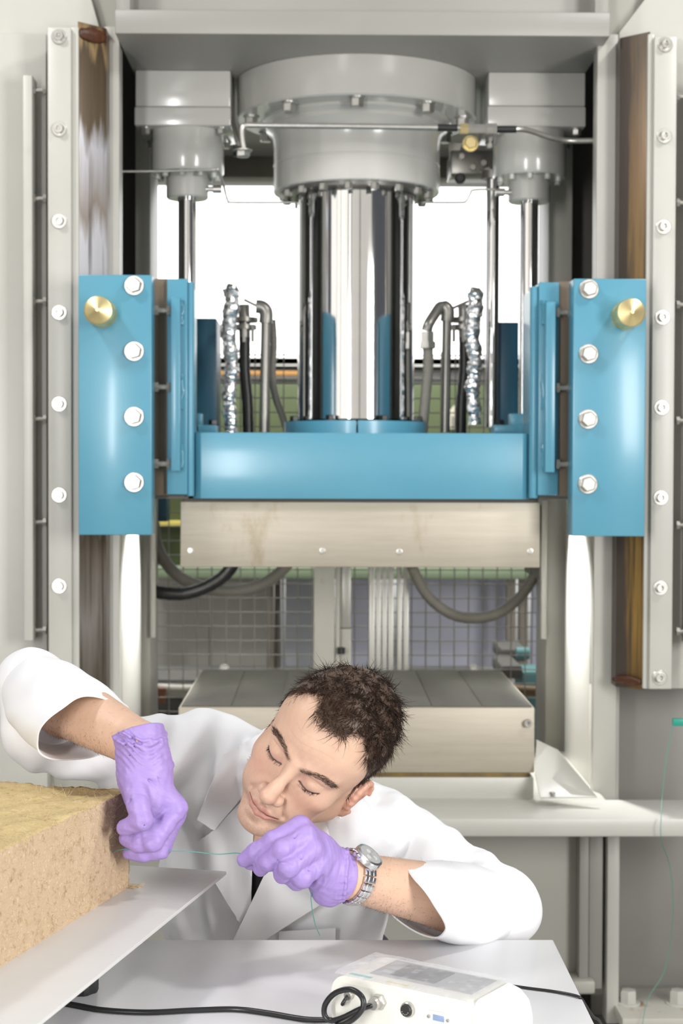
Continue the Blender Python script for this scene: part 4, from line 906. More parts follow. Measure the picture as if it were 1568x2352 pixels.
# head (local frame)
S.frame(HR, HC)
E_ = lambda c, r, k=.01, op='add', rot=None: S.ell((c[0], -c[1], c[2]), r, k, op, rot)
K_ = lambda a, b_, ra, rb, k=.008, op='add': S.cone((a[0], -a[1], a[2]), (b_[0], -b_[1], b_[2]), ra, rb, k, op)
E_((0, -.014, .036), (.0765, .098, .086), .02)
E_((0, .024, .040), (.066, .066, .062), .03)
E_((0, .026, -.030), (.060, .060, .078), .03)
for s in (-1, 1):
    K_((s*.052, .002, -.062), (s*.014, .070, -.108), .019, .015, .022)
    K_((s*.058, -.004, -.02), (s*.053, .002, -.062), .018, .018, .02)
    E_((s*.043, .056, -.026), (.021, .021, .018), .02)
    E_((s*.034, .058, -.062), (.022, .020, .026), .02)
    K_((s*.014, .083, .018), (s*.046, .066, .017), .0085, .0065, .012)
E_((0, .080, -.108), (.020, .014, .015), .014)
E_((0, .076, -.066), (.030, .020, .026), .014)
for s in (-1, 1):
    E_((s*.030, .097, .000), (.0195, .0145, .0112), .012, 'sub')
    E_((s*.0305, .0668, -.003), (.0168, .0168, .0150), .003)         # eye with lowered lid
    K_((s*.021, .0795, -.0085), (s*.044, .0725, -.0085), .0018, .0018, .003)   # lower lid fold
    K_((s*.018, .084, -.0075), (s*.031, .0845, -.0105), .0007, .0008, .0012, 'sub'); K_((s*.031, .0845, -.0105), (s*.045, .0755, -.008), .0008, .0006, .0012, 'sub')   # closed lid line
    K_((s*.020, .0835, .007), (s*.033, .0835, .0095), .0007, .0008, .002, 'sub'); K_((s*.033, .0835, .0095), (s*.046, .074, .006), .0008, .0006, .002, 'sub')    # lid crease
K_((0, .088, .010), (0, .104, -.026), .0068, .0082, .012); K_((0, .104, -.026), (0, .1105, -.0390), .0085, .0125, .008)
for s in (-1, 1):
    E_((s*.0132, .0985, -.0440), (.0076, .0100, .0078), .006)
    E_((s*.0068, .1055, -.0525), (.0032, .0050, .0028), .002, 'sub')
    K_((s*.0175, .089, -.049), (s*.029, .081, -.068), .0006, .0006, .010, 'sub')     # fold beside the mouth
K_((0, .0955, -.055), (0, .0965, -.064), .0022, .0022, .004, 'sub')
# lips
lu = [(-.0245, .0825, -.0755), (-.012, .0935, -.0715), (-.003, .0975, -.0695), (0, .0972, -.0705), (.003, .0975, -.0695), (.012, .0935, -.0715), (.0245, .0825, -.0755)]
ll = [(-.0235, .0825, -.0765), (-.012, .0925, -.0800), (0, .0955, -.0815), (.012, .0925, -.0800), (.0235, .0825, -.0765)]
S.chain([(a, -b_, c) for a, b_, c in lu], [.0020, .0036, .0040, .0038, .0040, .0036, .0020], .003)
S.chain([(a, -b_, c) for a, b_, c in ll], [.0020, .0042, .0050, .0042, .0020], .003)
lm = [(-.026, .0845, -.0758), (-.012, .0968, -.0755), (0, .1003, -.0752), (.012, .0968, -.0755), (.026, .0845, -.0758)]
S.chain([(a, -b_, c) for a, b_, c in lm], [.0012, .0012, .0012, .0012, .0014], .0018, 'sub')
K_((-.012, .089, -.0935), (.012, .089, -.0935), .0035, .0035, .010, 'sub')
# ears
for s in (-1, 1):
    EO = np.array([.0725, -.010, -.025]) if s > 0 else np.array([-.066, -.030, -.020])
    pt = []
    for i in range(15):
        a_ = math.radians(-118+i*22); pt.append((EO[0]+s*(.006+.010*max(0, -math.cos(a_-.3))+.002), -(EO[1]+math.cos(a_)*(.0165+.002*math.sin(a_))*(1)), EO[2]+math.sin(a_)*.0285))
    K_((EO[0]-s*.004, EO[1]+.002, EO[2]), (EO[0]+s*.005, EO[1]-.004, EO[2]+.002), .014, .012, .006)
    S.chain(pt[1:14], [.0034]*13, .004)
    E_((EO[0]+s*.009, EO[1]-.002, EO[2]+.003), (.006, .0155, .0245), .004)
    E_((EO[0]+s*.016, EO[1]+.000, EO[2]-.002), (.008, .0090, .0145), .004, 'sub')
    E_((EO[0]+s*.016, EO[1]-.006, EO[2]+.015), (.005, .0060, .0085), .004, 'sub')
    E_((EO[0]+s*.007, EO[1]+.005, EO[2]-.029), (.0052, .0080, .0095), .005)
    E_((EO[0]+s*.004, EO[1]+.013, EO[2]-.006), (.004, .004, .006), .004)
S.frame()
bme, bv = S.mesh(); bv = relax(bme, 2, .4)
# skin colour
LP_ = (bv-HC) @ HR; lx_, ly_, lz_ = LP_[:, 0], -LP_[:, 1], LP_[:, 2]
def blob(c, r): return np.exp(-(((lx_-c[0])/r[0])**2+((ly_-c[1])/r[1])**2+((lz_-c[2])/r[2])**2))
skin = np.array([.635, .42, .305]); colr = np.tile(skin, (len(bv), 1))
def tint(m, c): 
    global colr
    m = np.clip(m, 0, 1)[:, None]; colr = colr*(1-m)+np.array(c)*m
inhead = (np.abs(lx_) < .11) & (np.abs(ly_) < .14) & (np.abs(lz_) < .16)
for s in (-1, 1): tint(.45*blob((s*.045, .06, -.035), (.02, .04, .018))*inhead, (.62, .30, .22)); tint(.75*blob((s*.084, -.012, -.027), (.014, .03, .04))*inhead, (.66, .27, .20))
tint(.5*blob((0, .11, -.04), (.014, .014, .014))*inhead, (.62, .32, .24))
tint(.30*np.exp(-((np.sqrt(lx_**2+((lz_+.085)/.9)**2)-.0)/.045)**2)*(ly_ > .02)*inhead, (.40, .27, .20))
LID = lambda s: [(s*.0165, -.0065), (s*.023, -.0095), (s*.031, -.0108), (s*.039, -.0095), (s*.046, -.0060)]
BRW = lambda s: [(s*.0105, .0150), (s*.022, .0195), (s*.034, .0215), (s*.044, .0195), (s*.052, .0155)]
def seg(pts, r):
    m = np.zeros(len(bv))
    for a, b_ in zip(pts[:-1], pts[1:]):
        a = np.array(a); b_ = np.array(b_); q = np.stack([lx_, ly_, lz_], 1)-a; u = b_-a; h = np.clip(q@u/(u@u), 0, 1)
        m = np.maximum(m, np.clip(1.6-np.linalg.norm(q-h[:, None]*u, axis=1)/r, 0, 1))
    return m*inhead
def seg2(pts, r, soft=.5, ymin=.045):
    m = np.zeros(len(bv))
    for a, b_ in zip(pts[:-1], pts[1:]):
        a = np.array((a[0], a[-1])); b_ = np.array((b_[0], b_[-1])); q = np.stack([lx_, lz_], 1)-a; u = b_-a; h = np.clip(q@u/(u@u), 0, 1)
        m = np.maximum(m, np.clip((1-np.linalg.norm(q-h[:, None]*u, axis=1)/r)/soft, 0, 1))
    return m*inhead*(ly_ > ymin)
tint(.85*np.maximum(seg2(lu[1:-1], .0044), seg2(ll, .0054)), (.50, .225, .18))
tint(.85*seg2(lm, .0013), (.16, .05, .04))
for s in (-1, 1):
    tint(.35*blob((s*.033, .08, -.010), (.018, .03, .008))*inhead, (.45, .25, .20))
    tint(.45*blob((s*.020, .08, -.004), (.006, .02, .008))*inhead, (.42, .22, .18))
    tint(.95*seg2(LID(s), .0019, .7), (.05, .028, .022))
    tint(.65*seg2(BRW(s), .0052, 1, .03), (.19, .115, .08))
    tint(.8*blob((s*.0068, .105, -.053), (.003, .006, .003))*inhead, (.15, .05, .04))
mt = 1+.045*wob(lx_, ly_, lz_, 300, 31)+.03*wob(lx_, ly_, lz_, 900, 32); colr = np.clip(colr*mt[:, None]*np.array([1, .99, .98]), 0, 1)
stb = np.clip((-.058-lz_)/.02, 0, 1)*np.clip((ly_-.0)/.03, 0, 1)*inhead*(1-np.clip(seg2(lu, .006)+seg2(ll, .007), 0, 1))
tint(.22*stb*(np.random.default_rng(2).random(len(bv)) > .35), (.30, .21, .165))
for zz, aa in ((.050, .22), (.062, .16), (.040, .12)): tint(aa*np.exp(-((lz_-zz-.006*np.sin(lx_*60))/.0011)**2)*(np.abs(lx_) < .035)*(ly_ > .05)*inhead, (.42, .25, .18))
az = np.degrees(np.arctan2(np.abs(lx_), ly_))
hl = np.interp(az, [0, 8, 18, 27, 36, 50, 62, 72, 82, 92, 100, 120, 180], [.079, .077, .079, .090, .092, .074, .050, .016, -.030, -.034, .008, -.055, -.080])
rad_ok = inhead & (np.sqrt(lx_**2+ly_**2+(lz_-.03)**2) > .055)
scalp = rad_ok & (lz_ > hl) & (np.abs(lx_) < .0815+0*lx_) & ~((np.abs(lx_) > .074) & (lz_ < .008) & (ly_ > -.034) & (ly_ < .012))
tint(.88*np.clip((lz_-hl)/.008+.2, 0, 1)*scalp, (.050, .031, .022))
vcol(bme, colr)
M['skin'] = mat('skin', skin, .48, attr='tint', sss=.18, bump=.12, bscale=420)
body = obj('body', bme, M['skin'], man)
# ---- hair
nrm = np.zeros(len(bv)*3, np.float32); bme.vertices.foreach_get('normal', nrm); nrm = nrm.reshape(-1, 3)
rg = np.random.default_rng(5)
def strands(idx, length, width, dirfn, segs=4, curl=.3, name='strands', tone=None):
    n = len(idx); p0 = bv[idx]; d0 = dirfn(idx); d0 /= np.linalg.norm(d0, axis=1)[:, None]
    ln = length*rg.uniform(.6, 1.15, n)[:, None]; bend = rg.normal(size=(n, 3))*curl; nr = nrm[idx]
    side = np.cross(d0, rg.normal(size=(n, 3))); side /= np.linalg.norm(side, axis=1)[:, None]; oth = np.cross(d0, side)
    vs = []
    for k in range(segs+1):
        t = k/segs; c = p0-nr*.001+d0*ln*t+(bend-nr*.25)*ln*t*t*.55; wd = width*(1-.85*t)
        for a_ in (0, 2.094, 4.189): vs.append(c+(side*math.cos(a_)+oth*math.sin(a_))*wd)
    VV = np.stack(vs, 1).reshape(-1, 3); per = 3*(segs+1); base = (np.arange(n)*per)[:, None]
    fc = [(k*3+e, k*3+(e+1) % 3, (k+1)*3+(e+1) % 3, (k+1)*3+e) for k in range(segs) for e in range(3)]
    FF = (base[:, None, :]+np.array(fc)[None]).reshape(-1, 4)
    me = bpy.data.meshes.new(name); me.from_pydata(VV.tolist(), [], FF.tolist()); me.polygons.foreach_set('use_smooth', np.ones(len(me.polygons), bool))
    tn = (tone(idx) if tone is not None else np.tile(np.array([.06, .037, .025]), (n, 1)))*rg.uniform(.6, 1.5, (n, 1))
    vcol(me, np.repeat(tn, per, 0)); return me
tri = np.nonzero(scalp & (lz_ > hl+.002*np.sin(lx_*900)))[0]
# area-uniform pick
pick = rg.choice(tri, 12000, replace=len(tri) < 12000)
def hdir(idx):
    l = LP_[idx]; top = np.clip((l[:, 2]-.045)/.04, 0, 1)[:, None]
    down = np.stack([.15*np.sign(l[:, 0]), np.full(len(l), .35), np.full(len(l), -1.)], 1)
    crown = np.stack([.35+0*l[:, 0], -.85+0*l[:, 0], .05+0*l[:, 0]], 1)
    clump = np.stack([wob(l[:, 0], l[:, 1], l[:, 2], 130, 11), wob(l[:, 0], l[:, 1], l[:, 2], 130, 12), wob(l[:, 0], l[:, 1], l[:, 2], 130, 13)], 1)
    return nrm[idx]*(.15+.17*top)+(down*(1-top)+crown*top+clump*(.35+.55*top)) @ HR.T+rg.normal(size=(len(idx), 3))*.11
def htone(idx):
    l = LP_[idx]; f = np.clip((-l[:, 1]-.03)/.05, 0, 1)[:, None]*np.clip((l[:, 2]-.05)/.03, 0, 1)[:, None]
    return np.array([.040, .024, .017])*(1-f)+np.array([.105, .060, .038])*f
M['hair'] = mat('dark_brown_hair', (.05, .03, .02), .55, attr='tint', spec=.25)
def hlen(idx): return None
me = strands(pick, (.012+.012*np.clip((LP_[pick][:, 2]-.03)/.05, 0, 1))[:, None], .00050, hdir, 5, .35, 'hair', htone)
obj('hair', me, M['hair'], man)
# brows and lashes
def near(pts, r, n):
    m = seg2(pts, r, 1, .03) > .15; i = np.nonzero(m)[0]; return rg.choice(i, min(n, len(i)*3), replace=True) if len(i) else np.array([], int)
def bdir(idx): l = LP_[idx]; return np.stack([np.sign(l[:, 0])*1.0, np.full(len(idx), .25), np.full(len(idx), .30)], 1) @ HR.T+nrm[idx]*.28+rg.normal(size=(len(idx), 3))*.18
def ldir(idx): l = LP_[idx]; return np.stack([np.sign(l[:, 0])*.25, np.full(len(idx), -.5), np.full(len(idx), -.8)], 1) @ HR.T+rg.normal(size=(len(idx), 3))*.1
for s in (-1, 1):
    obj('eyebrow', strands(near(BRW(s), .0050, 480), .0082, .00026, bdir, 3, .25, 'brow', lambda i: np.tile(np.array([.075, .046, .032]), (len(i), 1))), M['hair'], man)
    obj('eyelash_row', strands(near(LID(s), .0011, 150), .0055, .00024, ldir, 3, .15, 'lash', lambda i: np.tile(np.array([.02, .012, .01]), (len(i), 1))), M['hair'], man)
# arm hair
def onarm(A_, B_, r): 
    u = B_-A_; q = bv-A_; h = q@u/(u@u); d = np.linalg.norm(q-h[:, None]*u, axis=1); return (h > .3) & (h < 1.0) & (d < r)
ai = np.nonzero(onarm(RE, RW, .06) | onarm(LE, LW, .06))[0]; ai = rg.choice(ai, 4200)
def adir(idx):
    p = bv[idx]; r_ = (p[:, 0] < 0)[:, None]; return np.where(r_, (RW-RE)/np.linalg.norm(RW-RE), (LW-LE)/np.linalg.norm(LW-LE))*.8+np.array([0, 0, -.35])+nrm[idx]*.22+rg.normal(size=(len(idx), 3))*.3
obj('arm_hair', strands(ai, .008, .00015, adir, 3, .3, 'armhair', lambda i: np.tile(np.array([.12, .07, .045]), (len(i), 1))), M['hair'], man)
# ---- lab coat
coat_m = mat('white_cotton', (.80, .80, .82), .8, bump=.08, bscale=900, sheen=.15)
S = Sculpt(axis(-.53, .40, .0032), axis(2.02, 2.78, .0036), axis(.46, 1.20, .0032))
S.cone(RS+np.array([.03, .02, -.02]), LS+np.array([-.03, .02, -.01]), .085, .085, .05)
S.ell((-.075, 2.58, CZ-.66), (.185, .145, .24), .05)
S.cone(np.array([-.075, 2.62, CZ-.70]), PV+np.array([-.03, -.04, 0]), .155, .16, .06)
# his right sleeve (photo left): upper arm out to the side, folded forearm, wide turned cuff
S.cone(RS, V3(330, 1742, 2.40), .066, .056, .03); S.cone(V3(330, 1745, 2.40), V3(95, 1690, 2.30), .054, .052, .03)
cR = V3(188, 1668, 2.185); dR = (cR-RE)/np.linalg.norm(cR-RE)
S.cone(RE, RE+dR*.05, .048, .050, .02); S.cone(RE, V3(85, 1660, 2.30), .046, .05, .02)
S.cone(V3(800, 1905, 2.385), V3(880, 1910, 2.45), .036, .04, .03); S.cone(V3(800, 1905, 2.385), V3(740, 1990, 2.42), .036, .04, .03)
# his left sleeve
cL = V3(965, 2062, 2.20); dL = (cL-LE)/np.linalg.norm(cL-LE)
S.cone(LS, LE, .078, .058, .03); S.cone(LE, LE+dL*.04, .056, .054, .02); S.ell(LE, (.060, .058, .052), .02)
# cloth folds
def fold(px, py, Y, rad, dirpx, period, amp, ph=0):
    c = V3(px, py, Y); d = V3(px+dirpx[0], py+dirpx[1], Y)-c; d /= np.linalg.norm(d)
    S.wlocal(c, rad, lambda x, y, z: amp*np.sin((x*d[0]+z*d[2])*2*PI/period+ph+.8*np.sin((x*d[2]-z*d[0])*30)))
S.warp(lambda x, y, z: .0028*wob(x, y, z, 22, 3)+.0012*wob(x, y, z, 55, 4))
fold(430, 1770, 2.40, .15, (1, .45), .065, .0095); fold(420, 2060, 2.42, .17, (1, -.35), .075, .010, 1); fold(210, 1770, 2.36, .10, (.5, 1), .05, .005)
fold(900, 1930, 2.42, .13, (1, .35), .060, .0085); fold(1000, 1990, 2.36, .12, (1, .9), .055, .010); fold(1090, 1990, 2.32, .08, (.4, 1), .045, .005); fold(110, 1740, 2.30, .07, (1, .4), .045, .004)
fold(850, 2110, 2.42, .10, (1, .1), .05, .006); fold(1150, 2120, 2.28, .05, (1, .5), .03, .002); fold(490, 2130, 2.42, .10, (1, -.5), .06, .007)
# openings: cuffs and neck
nk = hw_((0, .03, -.07)); nd = (nk-NB)/np.linalg.norm(nk-NB)
S.cone(NB-nd*.0, NB+nd*.18, .060, .066, .02, 'sub')
n1_ = np.cross(nd, (0, 0, 1)); n1_ /= np.linalg.norm(n1_); n2_ = np.cross(n1_, nd)
ringp = [NB+nd*(.045+.012*math.sin(a_))+(n1_*math.cos(a_)+n2_*math.sin(a_))*.068 for a_ in [math.radians(-20+i*22) for i in range(11)]]
ringl = [p-nd*.05+(p-NB-nd*.045)*.12 for p in ringp]
for a_, b_ in zip(ringp, ringl): S.cone(a_, b_, .006, .010, .006)
S.chain(ringp, [.006]*11, .006); S.chain([(a_+b_)/2 for a_, b_ in zip(ringp, ringl)], [.009]*11, .01)
cme, cv = S.mesh(); relax(cme, 2, .5)
coat = obj('lab_coat', cme, coat_m, man)
cbv = BVHTree.FromPolygons([v.co.copy() for v in cme.vertices], [tuple(p.vertices) for p in cme.polygons])
# turned-up sleeve ends: cloth tubes from the elbow to a wide open rim
def cuff(E0, r0, rim, A0, name, bulge=.012, n=64):
    rm = spline([V3(*p) for p in rim]+[V3(*rim[0])], 6)[:-1]; c = sum(rm, Vector())/len(rm); E0 = Vector(E0); ax = (c-E0).normalized()
    bm = bmesh.new(); rings = []; K = 16
    for k in range(K+1):
        t = k/K; ring_ = []
        for i, p in enumerate(rm):
            d = (p-c); d = (d-ax*d.dot(ax)).normalized(); e = E0+d*r0; q = e.lerp(p, t)
            q = q+d*(bulge*math.sin(PI*min(1, t*1.05))+.0022*math.sin(t*16+3*math.sin(i*2*PI/len(rm)*2))*(1-t)*2*t+.0016*math.sin(i*2*PI/len(rm)*5+t*7)*t)
            ring_.append(bm.verts.new(q))
        rings.append(ring_)
    for A_, B_ in zip(rings[:-1], rings[1:]):
        for i in range(len(A_)): bm.faces.new((A_[i], A_[(i+1) % len(A_)], B_[(i+1) % len(A_)], B_[i]))
    bmesh.ops.recalc_face_normals(bm, faces=bm.faces)
    bmesh.ops.solidify(bm, geom=list(bm.faces), thickness=.0022)
    return obj(name, fin(bm, 60), coat_m, coat)
cuff(RE+dR*.0, .047, [(298, 1640, 2.22), (288, 1617, 2.195), (240, 1602, 2.165), (184, 1601, 2.135), (140, 1624, 2.115), (106, 1656, 2.11), (84, 1690, 2.12), (88, 1726, 2.14), (130, 1746, 2.165), (190, 1746, 2.20), (245, 1724, 2.23), (285, 1685, 2.24)], None, 'sleeve_end', .010)
cuff(LE, .053, [(906, 1974, 2.205), (940, 2000, 2.155), (965, 2032, 2.135), (995, 2075, 2.128), (1018, 2110, 2.133), (1021, 2138, 2.145), (1000, 2158, 2.17), (944, 2134, 2.235), (895, 2100, 2.27), (876, 2050, 2.28), (882, 2005, 2.25)], None, 'sleeve_end', .008)
EYE = Vector((0, 0, CZ))
def drape(poly, off, thick, m, name, parent, lift=None, n=40, fallback=2.46, curl=0):
    """a cloth piece cut to an outline and laid over the coat front"""
    xs_ = [p[0] for p in poly]; ys_ = [p[1] for p in poly]
    bm = bmesh.new(); vs = [bm.verts.new((p[0], p[1], 0)) for p in poly]; bm.faces.new(vs)
    for i in range(1, n):
        for co, no in (((min(xs_)+(max(xs_)-min(xs_))*i/n, 0, 0), (1, 0, 0)), ((0, min(ys_)+(max(ys_)-min(ys_))*i/n, 0), (0, 1, 0))):
            bmesh.ops.bisect_plane(bm, geom=bm.verts[:]+bm.edges[:]+bm.faces[:], plane_co=co, plane_no=no)
    dep = {}
    for v in bm.verts:
        d = (RM @ Vector(((v.co.x-784)/FPX, -(v.co.y-1176)/FPX, -1))).normalized(); h = cbv.ray_cast(EYE, d)
        dep[v] = h[0].y if h[0] is not None and h[0].y < fallback+.10 and h[0].y > fallback-.09 else None
    for it in range(6):
        for v in bm.verts:
            if dep[v] is None:
                q = [dep[e.other_vert(v)] for e in v.link_edges if dep[e.other_vert(v)] is not None]
                if q: dep[v] = sum(q)/len(q)
    for v in bm.verts: dep[v] = dep[v] if dep[v] is not None else fallback
    for it in range(14):     # stiff cloth bridges the small folds below
        nw = {}
        for v in bm.verts:
            q = [dep[e.other_vert(v)] for e in v.link_edges]; nw[v] = .5*dep[v]+.5*sum(q)/len(q)
        dep = nw
    for v in bm.verts:
        px, py = v.co.x, v.co.y; Y = dep[v]-off-(lift(px, py) if lift else 0)
        v.co = P(px, py, Y)
    bmesh.ops.recalc_face_normals(bm, faces=bm.faces)
    bmesh.ops.solidify(bm, geom=list(bm.faces), thickness=thick)
    o = obj(name, fin(bm, 40), m, parent); return o
M['shirt'] = mat('black_shirt', (.012, .012, .014), .6)
drape([(560, 1800), (590, 1880), (700, 1890), (690, 1960), (625, 2010), (570, 2100), (560, 2000), (552, 1900)], .006, .002, M['shirt'], 'shirt', man, n=16)
sc = [NB+nd*(.062+.010*math.sin(a_))+(n1_*math.cos(a_)+n2_*math.sin(a_))*.0625 for a_ in [2*PI*i/32 for i in range(33)]]
obj('shirt_collar', tubem(sc, .0075, 8), M['shirt'], man)
drape([(452, 1880), (512, 1735), (545, 1718), (609, 1683), (600, 1740), (575, 1810), (492, 1905)], .020, .003, coat_m, 'collar', coat, lift=lambda px, py: .012*max(0, min(1, (py-1700)/150)))
drape([(492, 1905), (443, 1942), (490, 2020), (552, 2119), (577, 2077), (579, 1990), (582, 1900), (572, 1815), (560, 1835)], .016, .003, coat_m, 'lapel', coat, lift=lambda px, py: .010*max(0, min(1, (px-440)/90)))
drape([(611, 2001), (536, 2158), (505, 2200), (560, 2200), (612, 2157), (680, 2113), (755, 2066), (800, 1990), (775, 1850), (700, 1890), (650, 1950)], .024, .003, coat_m, 'lapel', coat, lift=lambda px, py: .010*max(0, min(1, (740-px)/120)))
drape([(640, 2138), (770, 2131), (768, 2200), (640, 2200)], .008, .003, coat_m, 'breast_pocket', coat, n=12)
# ---- trousers and shoes (under the table)
tr = mat('dark_trousers', (.03, .03, .035), .8)
S = Sculpt(axis(-.30, .28, .008), axis(2.2, 3.0, .008), axis(.0, .70, .008))
for s in (-1, 1):
    hp = PV+np.array([s*.08, 0, -.02]); kn_ = np.array([PV[0]+s*.10, 2.42, .50]); an = np.array([PV[0]+s*.10, 2.52, .08])
    S.cone(hp, kn_, .10, .075, .03); S.cone(kn_, an, .072, .055, .02)
tme, _ = S.mesh(); obj('trousers', tme, tr, man)
for s in (-1, 1):
    S = Sculpt(axis(PV[0]+s*.10-.08, PV[0]+s*.10+.08, .005), axis(2.28, 2.64, .005), axis(0, .14, .005)); an = np.array([PV[0]+s*.10, 2.52, .06])
    S.cone(an, an+np.array([0, .03, -.02]), .042, .04, .02); S.cone(an+np.array([0, 0, -.02]), an+np.array([0, -.16, -.026]), .040, .034, .02)
    sm, _ = S.mesh(); obj('shoe', sm, M['blackrub'], man)
# ---- gloves
glm = mat('purple_nitrile', (.355, .25, .565), .5, col2=(.325, .225, .53), nscale=40, bump=.10, bscale=160, sss=.05)
def glove_grid(c, ext, h=.0013): return Sculpt(*[axis(c[k]-ext[k], c[k]+ext[k], h) for k in range(3)])
def creases(S, lst, r=.0011, k=.003):
    for pts in lst: S.chain([V3(*p) for p in pts], [r*.6]+[r]*(len(pts)-2)+[r*.6], k, 'sub')
# his right hand (photo left), pinching the thread at the block
S = glove_grid(V3(340, 1820, 2.11), (.075, .085, .115))
S.chain([V3(319, 1690, 2.118), V3(327, 1730, 2.115), V3(334, 1770, 2.11)], [.0350, .0340, .0335], .008)
S.cone(V3(334, 1770, 2.11), V3(345, 1825, 2.105), .0335, .032, .012); S.cone(V3(318, 1790, 2.10), V3(330, 1850, 2.085), .026, .020, .012)
hand = [[(350, 1800, 2.10), (406, 1856, 2.10), (352, 1934, 2.072), (316, 1938, 2.078), (289, 1927, 2.086)],
        [(352, 1805, 2.12), (402, 1872, 2.118), (366, 1952, 2.095), (326, 1960, 2.098), (298, 1958, 2.10)],
        [(350, 1810, 2.135), (396, 1880, 2.138), (372, 1946, 2.12), (335, 1950, 2.118), (308, 1948, 2.118)],
        [(345, 1810, 2.148), (385, 1880, 2.155), (365, 1938, 2.14), (335, 1942, 2.14), (312, 1940, 2.14)]]
for i, c in enumerate(hand): S.chain([V3(*p) for p in c], [.019, .0138, .0122, .0112, .0096], .0045 if i else .005)
S.cone(V3(395, 1850, 2.11), V3(385, 1870, 2.14), .013, .012, .012)
S.chain([V3(306, 1790, 2.085), V3(318, 1850, 2.058), V3(327, 1884, 2.050), V3(290, 1900, 2.060)], [.017, .0150, .0128, .0108], .005)
S.ell(V3(282, 1901, 2.062), (.0075, .0085, .0082), .005); S.ell(V3(338, 1908, 2.080), (.018, .014, .014), .008)
# cuff rolls and wrinkles
for py, r_, tilt in ((1683, .0352, 10), (1697, .0350, 8), (1764, .0345, -6)):
    pts = []
    for i in range(25):
        a_ = 2*PI*i/24; cxp = 320 if py < 1720 else 335
        q = V3(cxp, py, 2.115)+np.array([r_*math.cos(a_), r_*math.sin(a_), .0035*math.cos(a_*2+py)+(-tilt/1700.)*math.cos(a_)]); pts.append(q)
    S.chain(pts, [.0017]*25, .003)
creases(S, [[(288, 1845, 2.05), (300, 1838, 2.05), (325, 1843, 2.06), (345, 1862, 2.07)], [(330, 1895, 2.04), (345, 1870, 2.06), (360, 1862, 2.07)], [(292, 1925, 2.06), (318, 1918, 2.06), (345, 1905, 2.06)], [(340, 1790, 2.075), (365, 1815, 2.075)], [(350, 1775, 2.08), (375, 1800, 2.08)], [(300, 1740, 2.085), (315, 1700, 2.085)]])
S.warp(lambda x, y, z: .0006*wob(x, y, z, 120, 8)+.0007*wob(x, y, z, 260, 9))
c_ = V3(305, 1725, 2.09); S.wlocal(c_, .045, lambda x, y, z: .0012*np.sin((x*.8+z*1.2)*2*PI/.011+2*np.sin(x*120)))
c_ = V3(360, 1725, 2.09); S.wlocal(c_, .035, lambda x, y, z: .0010*np.sin((x*.3-z*1.2)*2*PI/.012+2*np.sin(x*120)))
S.cyl(V3(319, 1690, 2.118), V3(305, 1640, 2.125), .0272, .002, 'sub'); S.cyl(V3(316, 1676, 2.118), V3(300, 1610, 2.13), .06, .003, 'sub')
gme, _ = S.mesh(); relax(gme, 1, .4)
g1 = obj('glove', gme, glm, man)
# his left hand (photo right), holding the thread out
S = glove_grid(V3(670, 1975, 2.09), (.095, .075, .075))
wr = [(772, 1985, 2.11), (770, 2003, 2.105), (764, 2025, 2.108), (755, 2045, 2.118)]
hand = [[wr[0], (690, 1900, 2.085), (628, 1930, 2.065), (588, 1956, 2.07), (561, 1975, 2.08)],
        [wr[1], (702, 1922, 2.070), (648, 1950, 2.045), (616, 1978, 2.055), (598, 1996, 2.072)],
        [wr[2], (716, 1952, 2.065), (662, 1992, 2.040), (650, 2008, 2.058), (664, 2012, 2.085)],
        [wr[3], (732, 1985, 2.072), (694, 2016, 2.052), (682, 2024, 2.068), (696, 2022, 2.09)]]
for i, c in enumerate(hand): S.chain([V3(*p) for p in c], [.021, .0142, .0124, .0113, .0098 if i < 2 else .0108], .0055)
S.cone(V3(735, 1960, 2.095), V3(740, 2005, 2.10), .020, .020, .015)
S.chain([V3(745, 2020, 2.115), V3(690, 1990, 2.115), V3(620, 1978, 2.10), V3(575, 1982, 2.092)], [.018, .014, .0115, .0095], .006)
S.cone(V3(768, 2010, 2.113), V3(786, 2014, 2.118), .0335, .0330, .008); S.ell(V3(752, 2046, 2.115), (.020, .022, .017), .01)
for dx in (0, 9, 20):
    pts = []
    for i in range(25):
        a_ = 2*PI*i/24; pts.append(V3(773+dx, 2010, 2.115)+np.array([.010*math.cos(a_)*.3, .034*math.sin(a_), .0340*math.cos(a_)]))
    S.chain(pts, [.0015]*25, .003)
creases(S, [[(684, 1912, 2.055), (660, 1950, 2.04), (638, 1974, 2.04)], [(708, 1936, 2.045), (695, 1965, 2.04), (682, 1988, 2.04)], [(724, 1975, 2.05), (712, 1995, 2.045), (700, 2010, 2.05)], [(645, 1890, 2.06), (660, 1900, 2.055), (668, 1915, 2.055)], [(735, 1990, 2.065), (745, 2020, 2.08), (752, 2045, 2.09)], [(640, 1978, 2.035), (655, 1975, 2.03), (672, 1985, 2.03)], [(612, 1945, 2.05), (590, 1965, 2.055), (578, 1978, 2.06)]])
S.warp(lambda x, y, z: .0006*wob(x, y, z, 120, 18)+.0006*wob(x, y, z, 260, 19))
c_ = V3(735, 2010, 2.08); S.wlocal(c_, .038, lambda x, y, z: .0016*np.sin((x*1.0-z*.55)*2*PI/.011+2*np.sin(z*110)))
S.cyl(V3(788, 2014, 2.118), V3(840, 2022, 2.14), .06, .003, 'sub')
gme, _ = S.mesh(); relax(gme, 1, .4)
g2 = obj('glove', gme, glm, man)
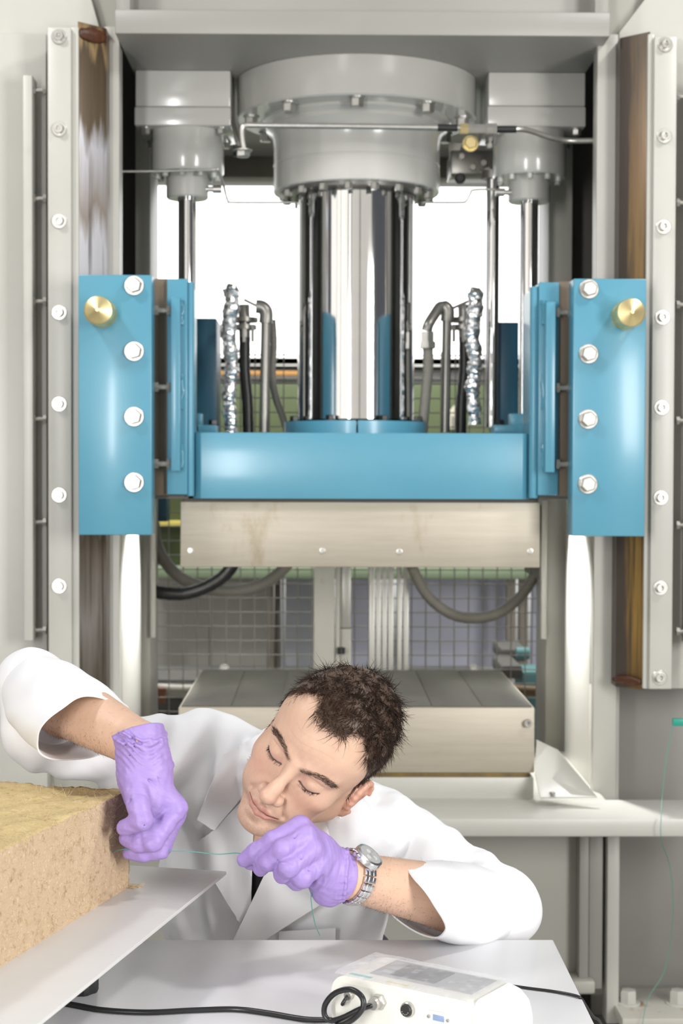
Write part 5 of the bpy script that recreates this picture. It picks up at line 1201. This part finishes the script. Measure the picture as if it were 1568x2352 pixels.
# ---- wristwatch
wd = (LW-LE)/np.linalg.norm(LW-LE); WC = V3(808, 2014, 2.128)
wx = Vector(wd); up_ = Vector((-.06, -.62, .78)); wz_ = (up_-wx*up_.dot(wx)).normalized(); wy = wz_.cross(wx)
WMx = Matrix(((wx.x, wy.x, wz_.x, WC[0]), (wx.y, wy.y, wz_.y, WC[1]), (wx.z, wy.z, wz_.z, WC[2]), (0, 0, 0, 1)))  # x along the arm, z out of the dial
st_m = mat('brushed_steel_watch', (.78, .78, .78), .22, metal=1.0); R0 = .0335
case = obj('wristwatch', lathe([(0, .0), (.0175, 0), (.0205, .002), (.0205, .007), (.0195, .0095), (.0165, .0105), (.0165, .009), (0, .009)], 40, (0, 0, R0-.001), 30), st_m, man, WMx); tag(case, 'steel chronograph wristwatch')
obj('dial', lathe([(0, R0+.0086), (.0160, R0+.0086), (.0160, R0+.0080), (0, R0+.0080)], 32), mat('grey_dial', (.30, .31, .31), .35), case, WMx)
for q, r_ in (((.006, .005), .0036), ((-.006, .005), .0036), ((0, -.0065), .0036)): obj('subdial', lathe([(0, R0+.0092), (r_, R0+.0092), (r_, R0+.0084)], 20, (q[0], q[1], 0)), mat('pale_subdial', (.55, .55, .52), .4), case, WMx)
for a_, ln, wdt in ((.4, .009, .0011), (2.3, .013, .0008)):
    obj('hand', prism([(-wdt/2, -.002), (wdt/2, -.002), (wdt/2, ln), (-wdt/2, ln)], 'z', R0+.0093, R0+.0097), st_m, case, WMx @ Matrix.Rotation(a_, 4, 'Z'))
gls = bpy.data.materials.new('watch_glass'); gls.use_nodes = True; q = gls.node_tree.nodes['Principled BSDF']; q.inputs['Roughness'].default_value = .03; q.inputs['Alpha'].default_value = .15
obj('glass', lathe([(0, R0+.0108), (.0120, R0+.0107), (.0165, R0+.0101), (.0165, R0+.0098), (0, R0+.0099)], 32), gls, case, WMx)
for y_ in (-.006, .006): obj('pusher', tubem([(.019, y_*1.2, R0+.004), (.0245, y_*1.5, R0+.004)], .0018, 10), st_m, case, WMx)
obj('crown', tubem([(.0200, 0, R0+.004), (.0255, 0, R0+.004)], .0028, 14), st_m, case, WMx)
lk = [boxm(-.0095, -.0040, -.0043, .0043, -.0018, .0018, .0007), boxm(-.0038, .0038, -.0046, .0046, -.0014, .0022, .0007), boxm(.0040, .0095, -.0043, .0043, -.0018, .0018, .0007)]
for i in range(19):
    a_ = math.radians(34+i*16.2)
    M4 = WMx @ Matrix.Rotation(a_, 4, 'X') @ Matrix.Translation((0, 0, R0+.0015))
    for e in lk: obj('link', e, st_m, case, M4)
# ---- the thread
tp = [V3(245, 1964, 2.108), V3(262, 1955, 2.10), V3(285, 1951, 2.088), V3(320, 1950, 2.085), V3(365, 1953, 2.09), V3(400, 1955, 2.09), V3(440, 1956, 2.09), V3(500, 1962, 2.09), V3(550, 1960, 2.088), V3(580, 1978, 2.088), V3(640, 1995, 2.10), V3(700, 2010, 2.10), V3(716, 2036, 2.10), V3(714, 2060, 2.10), V3(717, 2090, 2.11), V3(724, 2125, 2.14), V3(735, 2150, 2.2)]
thr = obj('sensor_thread', tubem(spline(tp, 6), .00065, 6), mat('teal_wire', (.10, .30, .27), .5)); tag(thr, 'thin teal wire stretched from the fibre block to the gloved hands', 'wire')
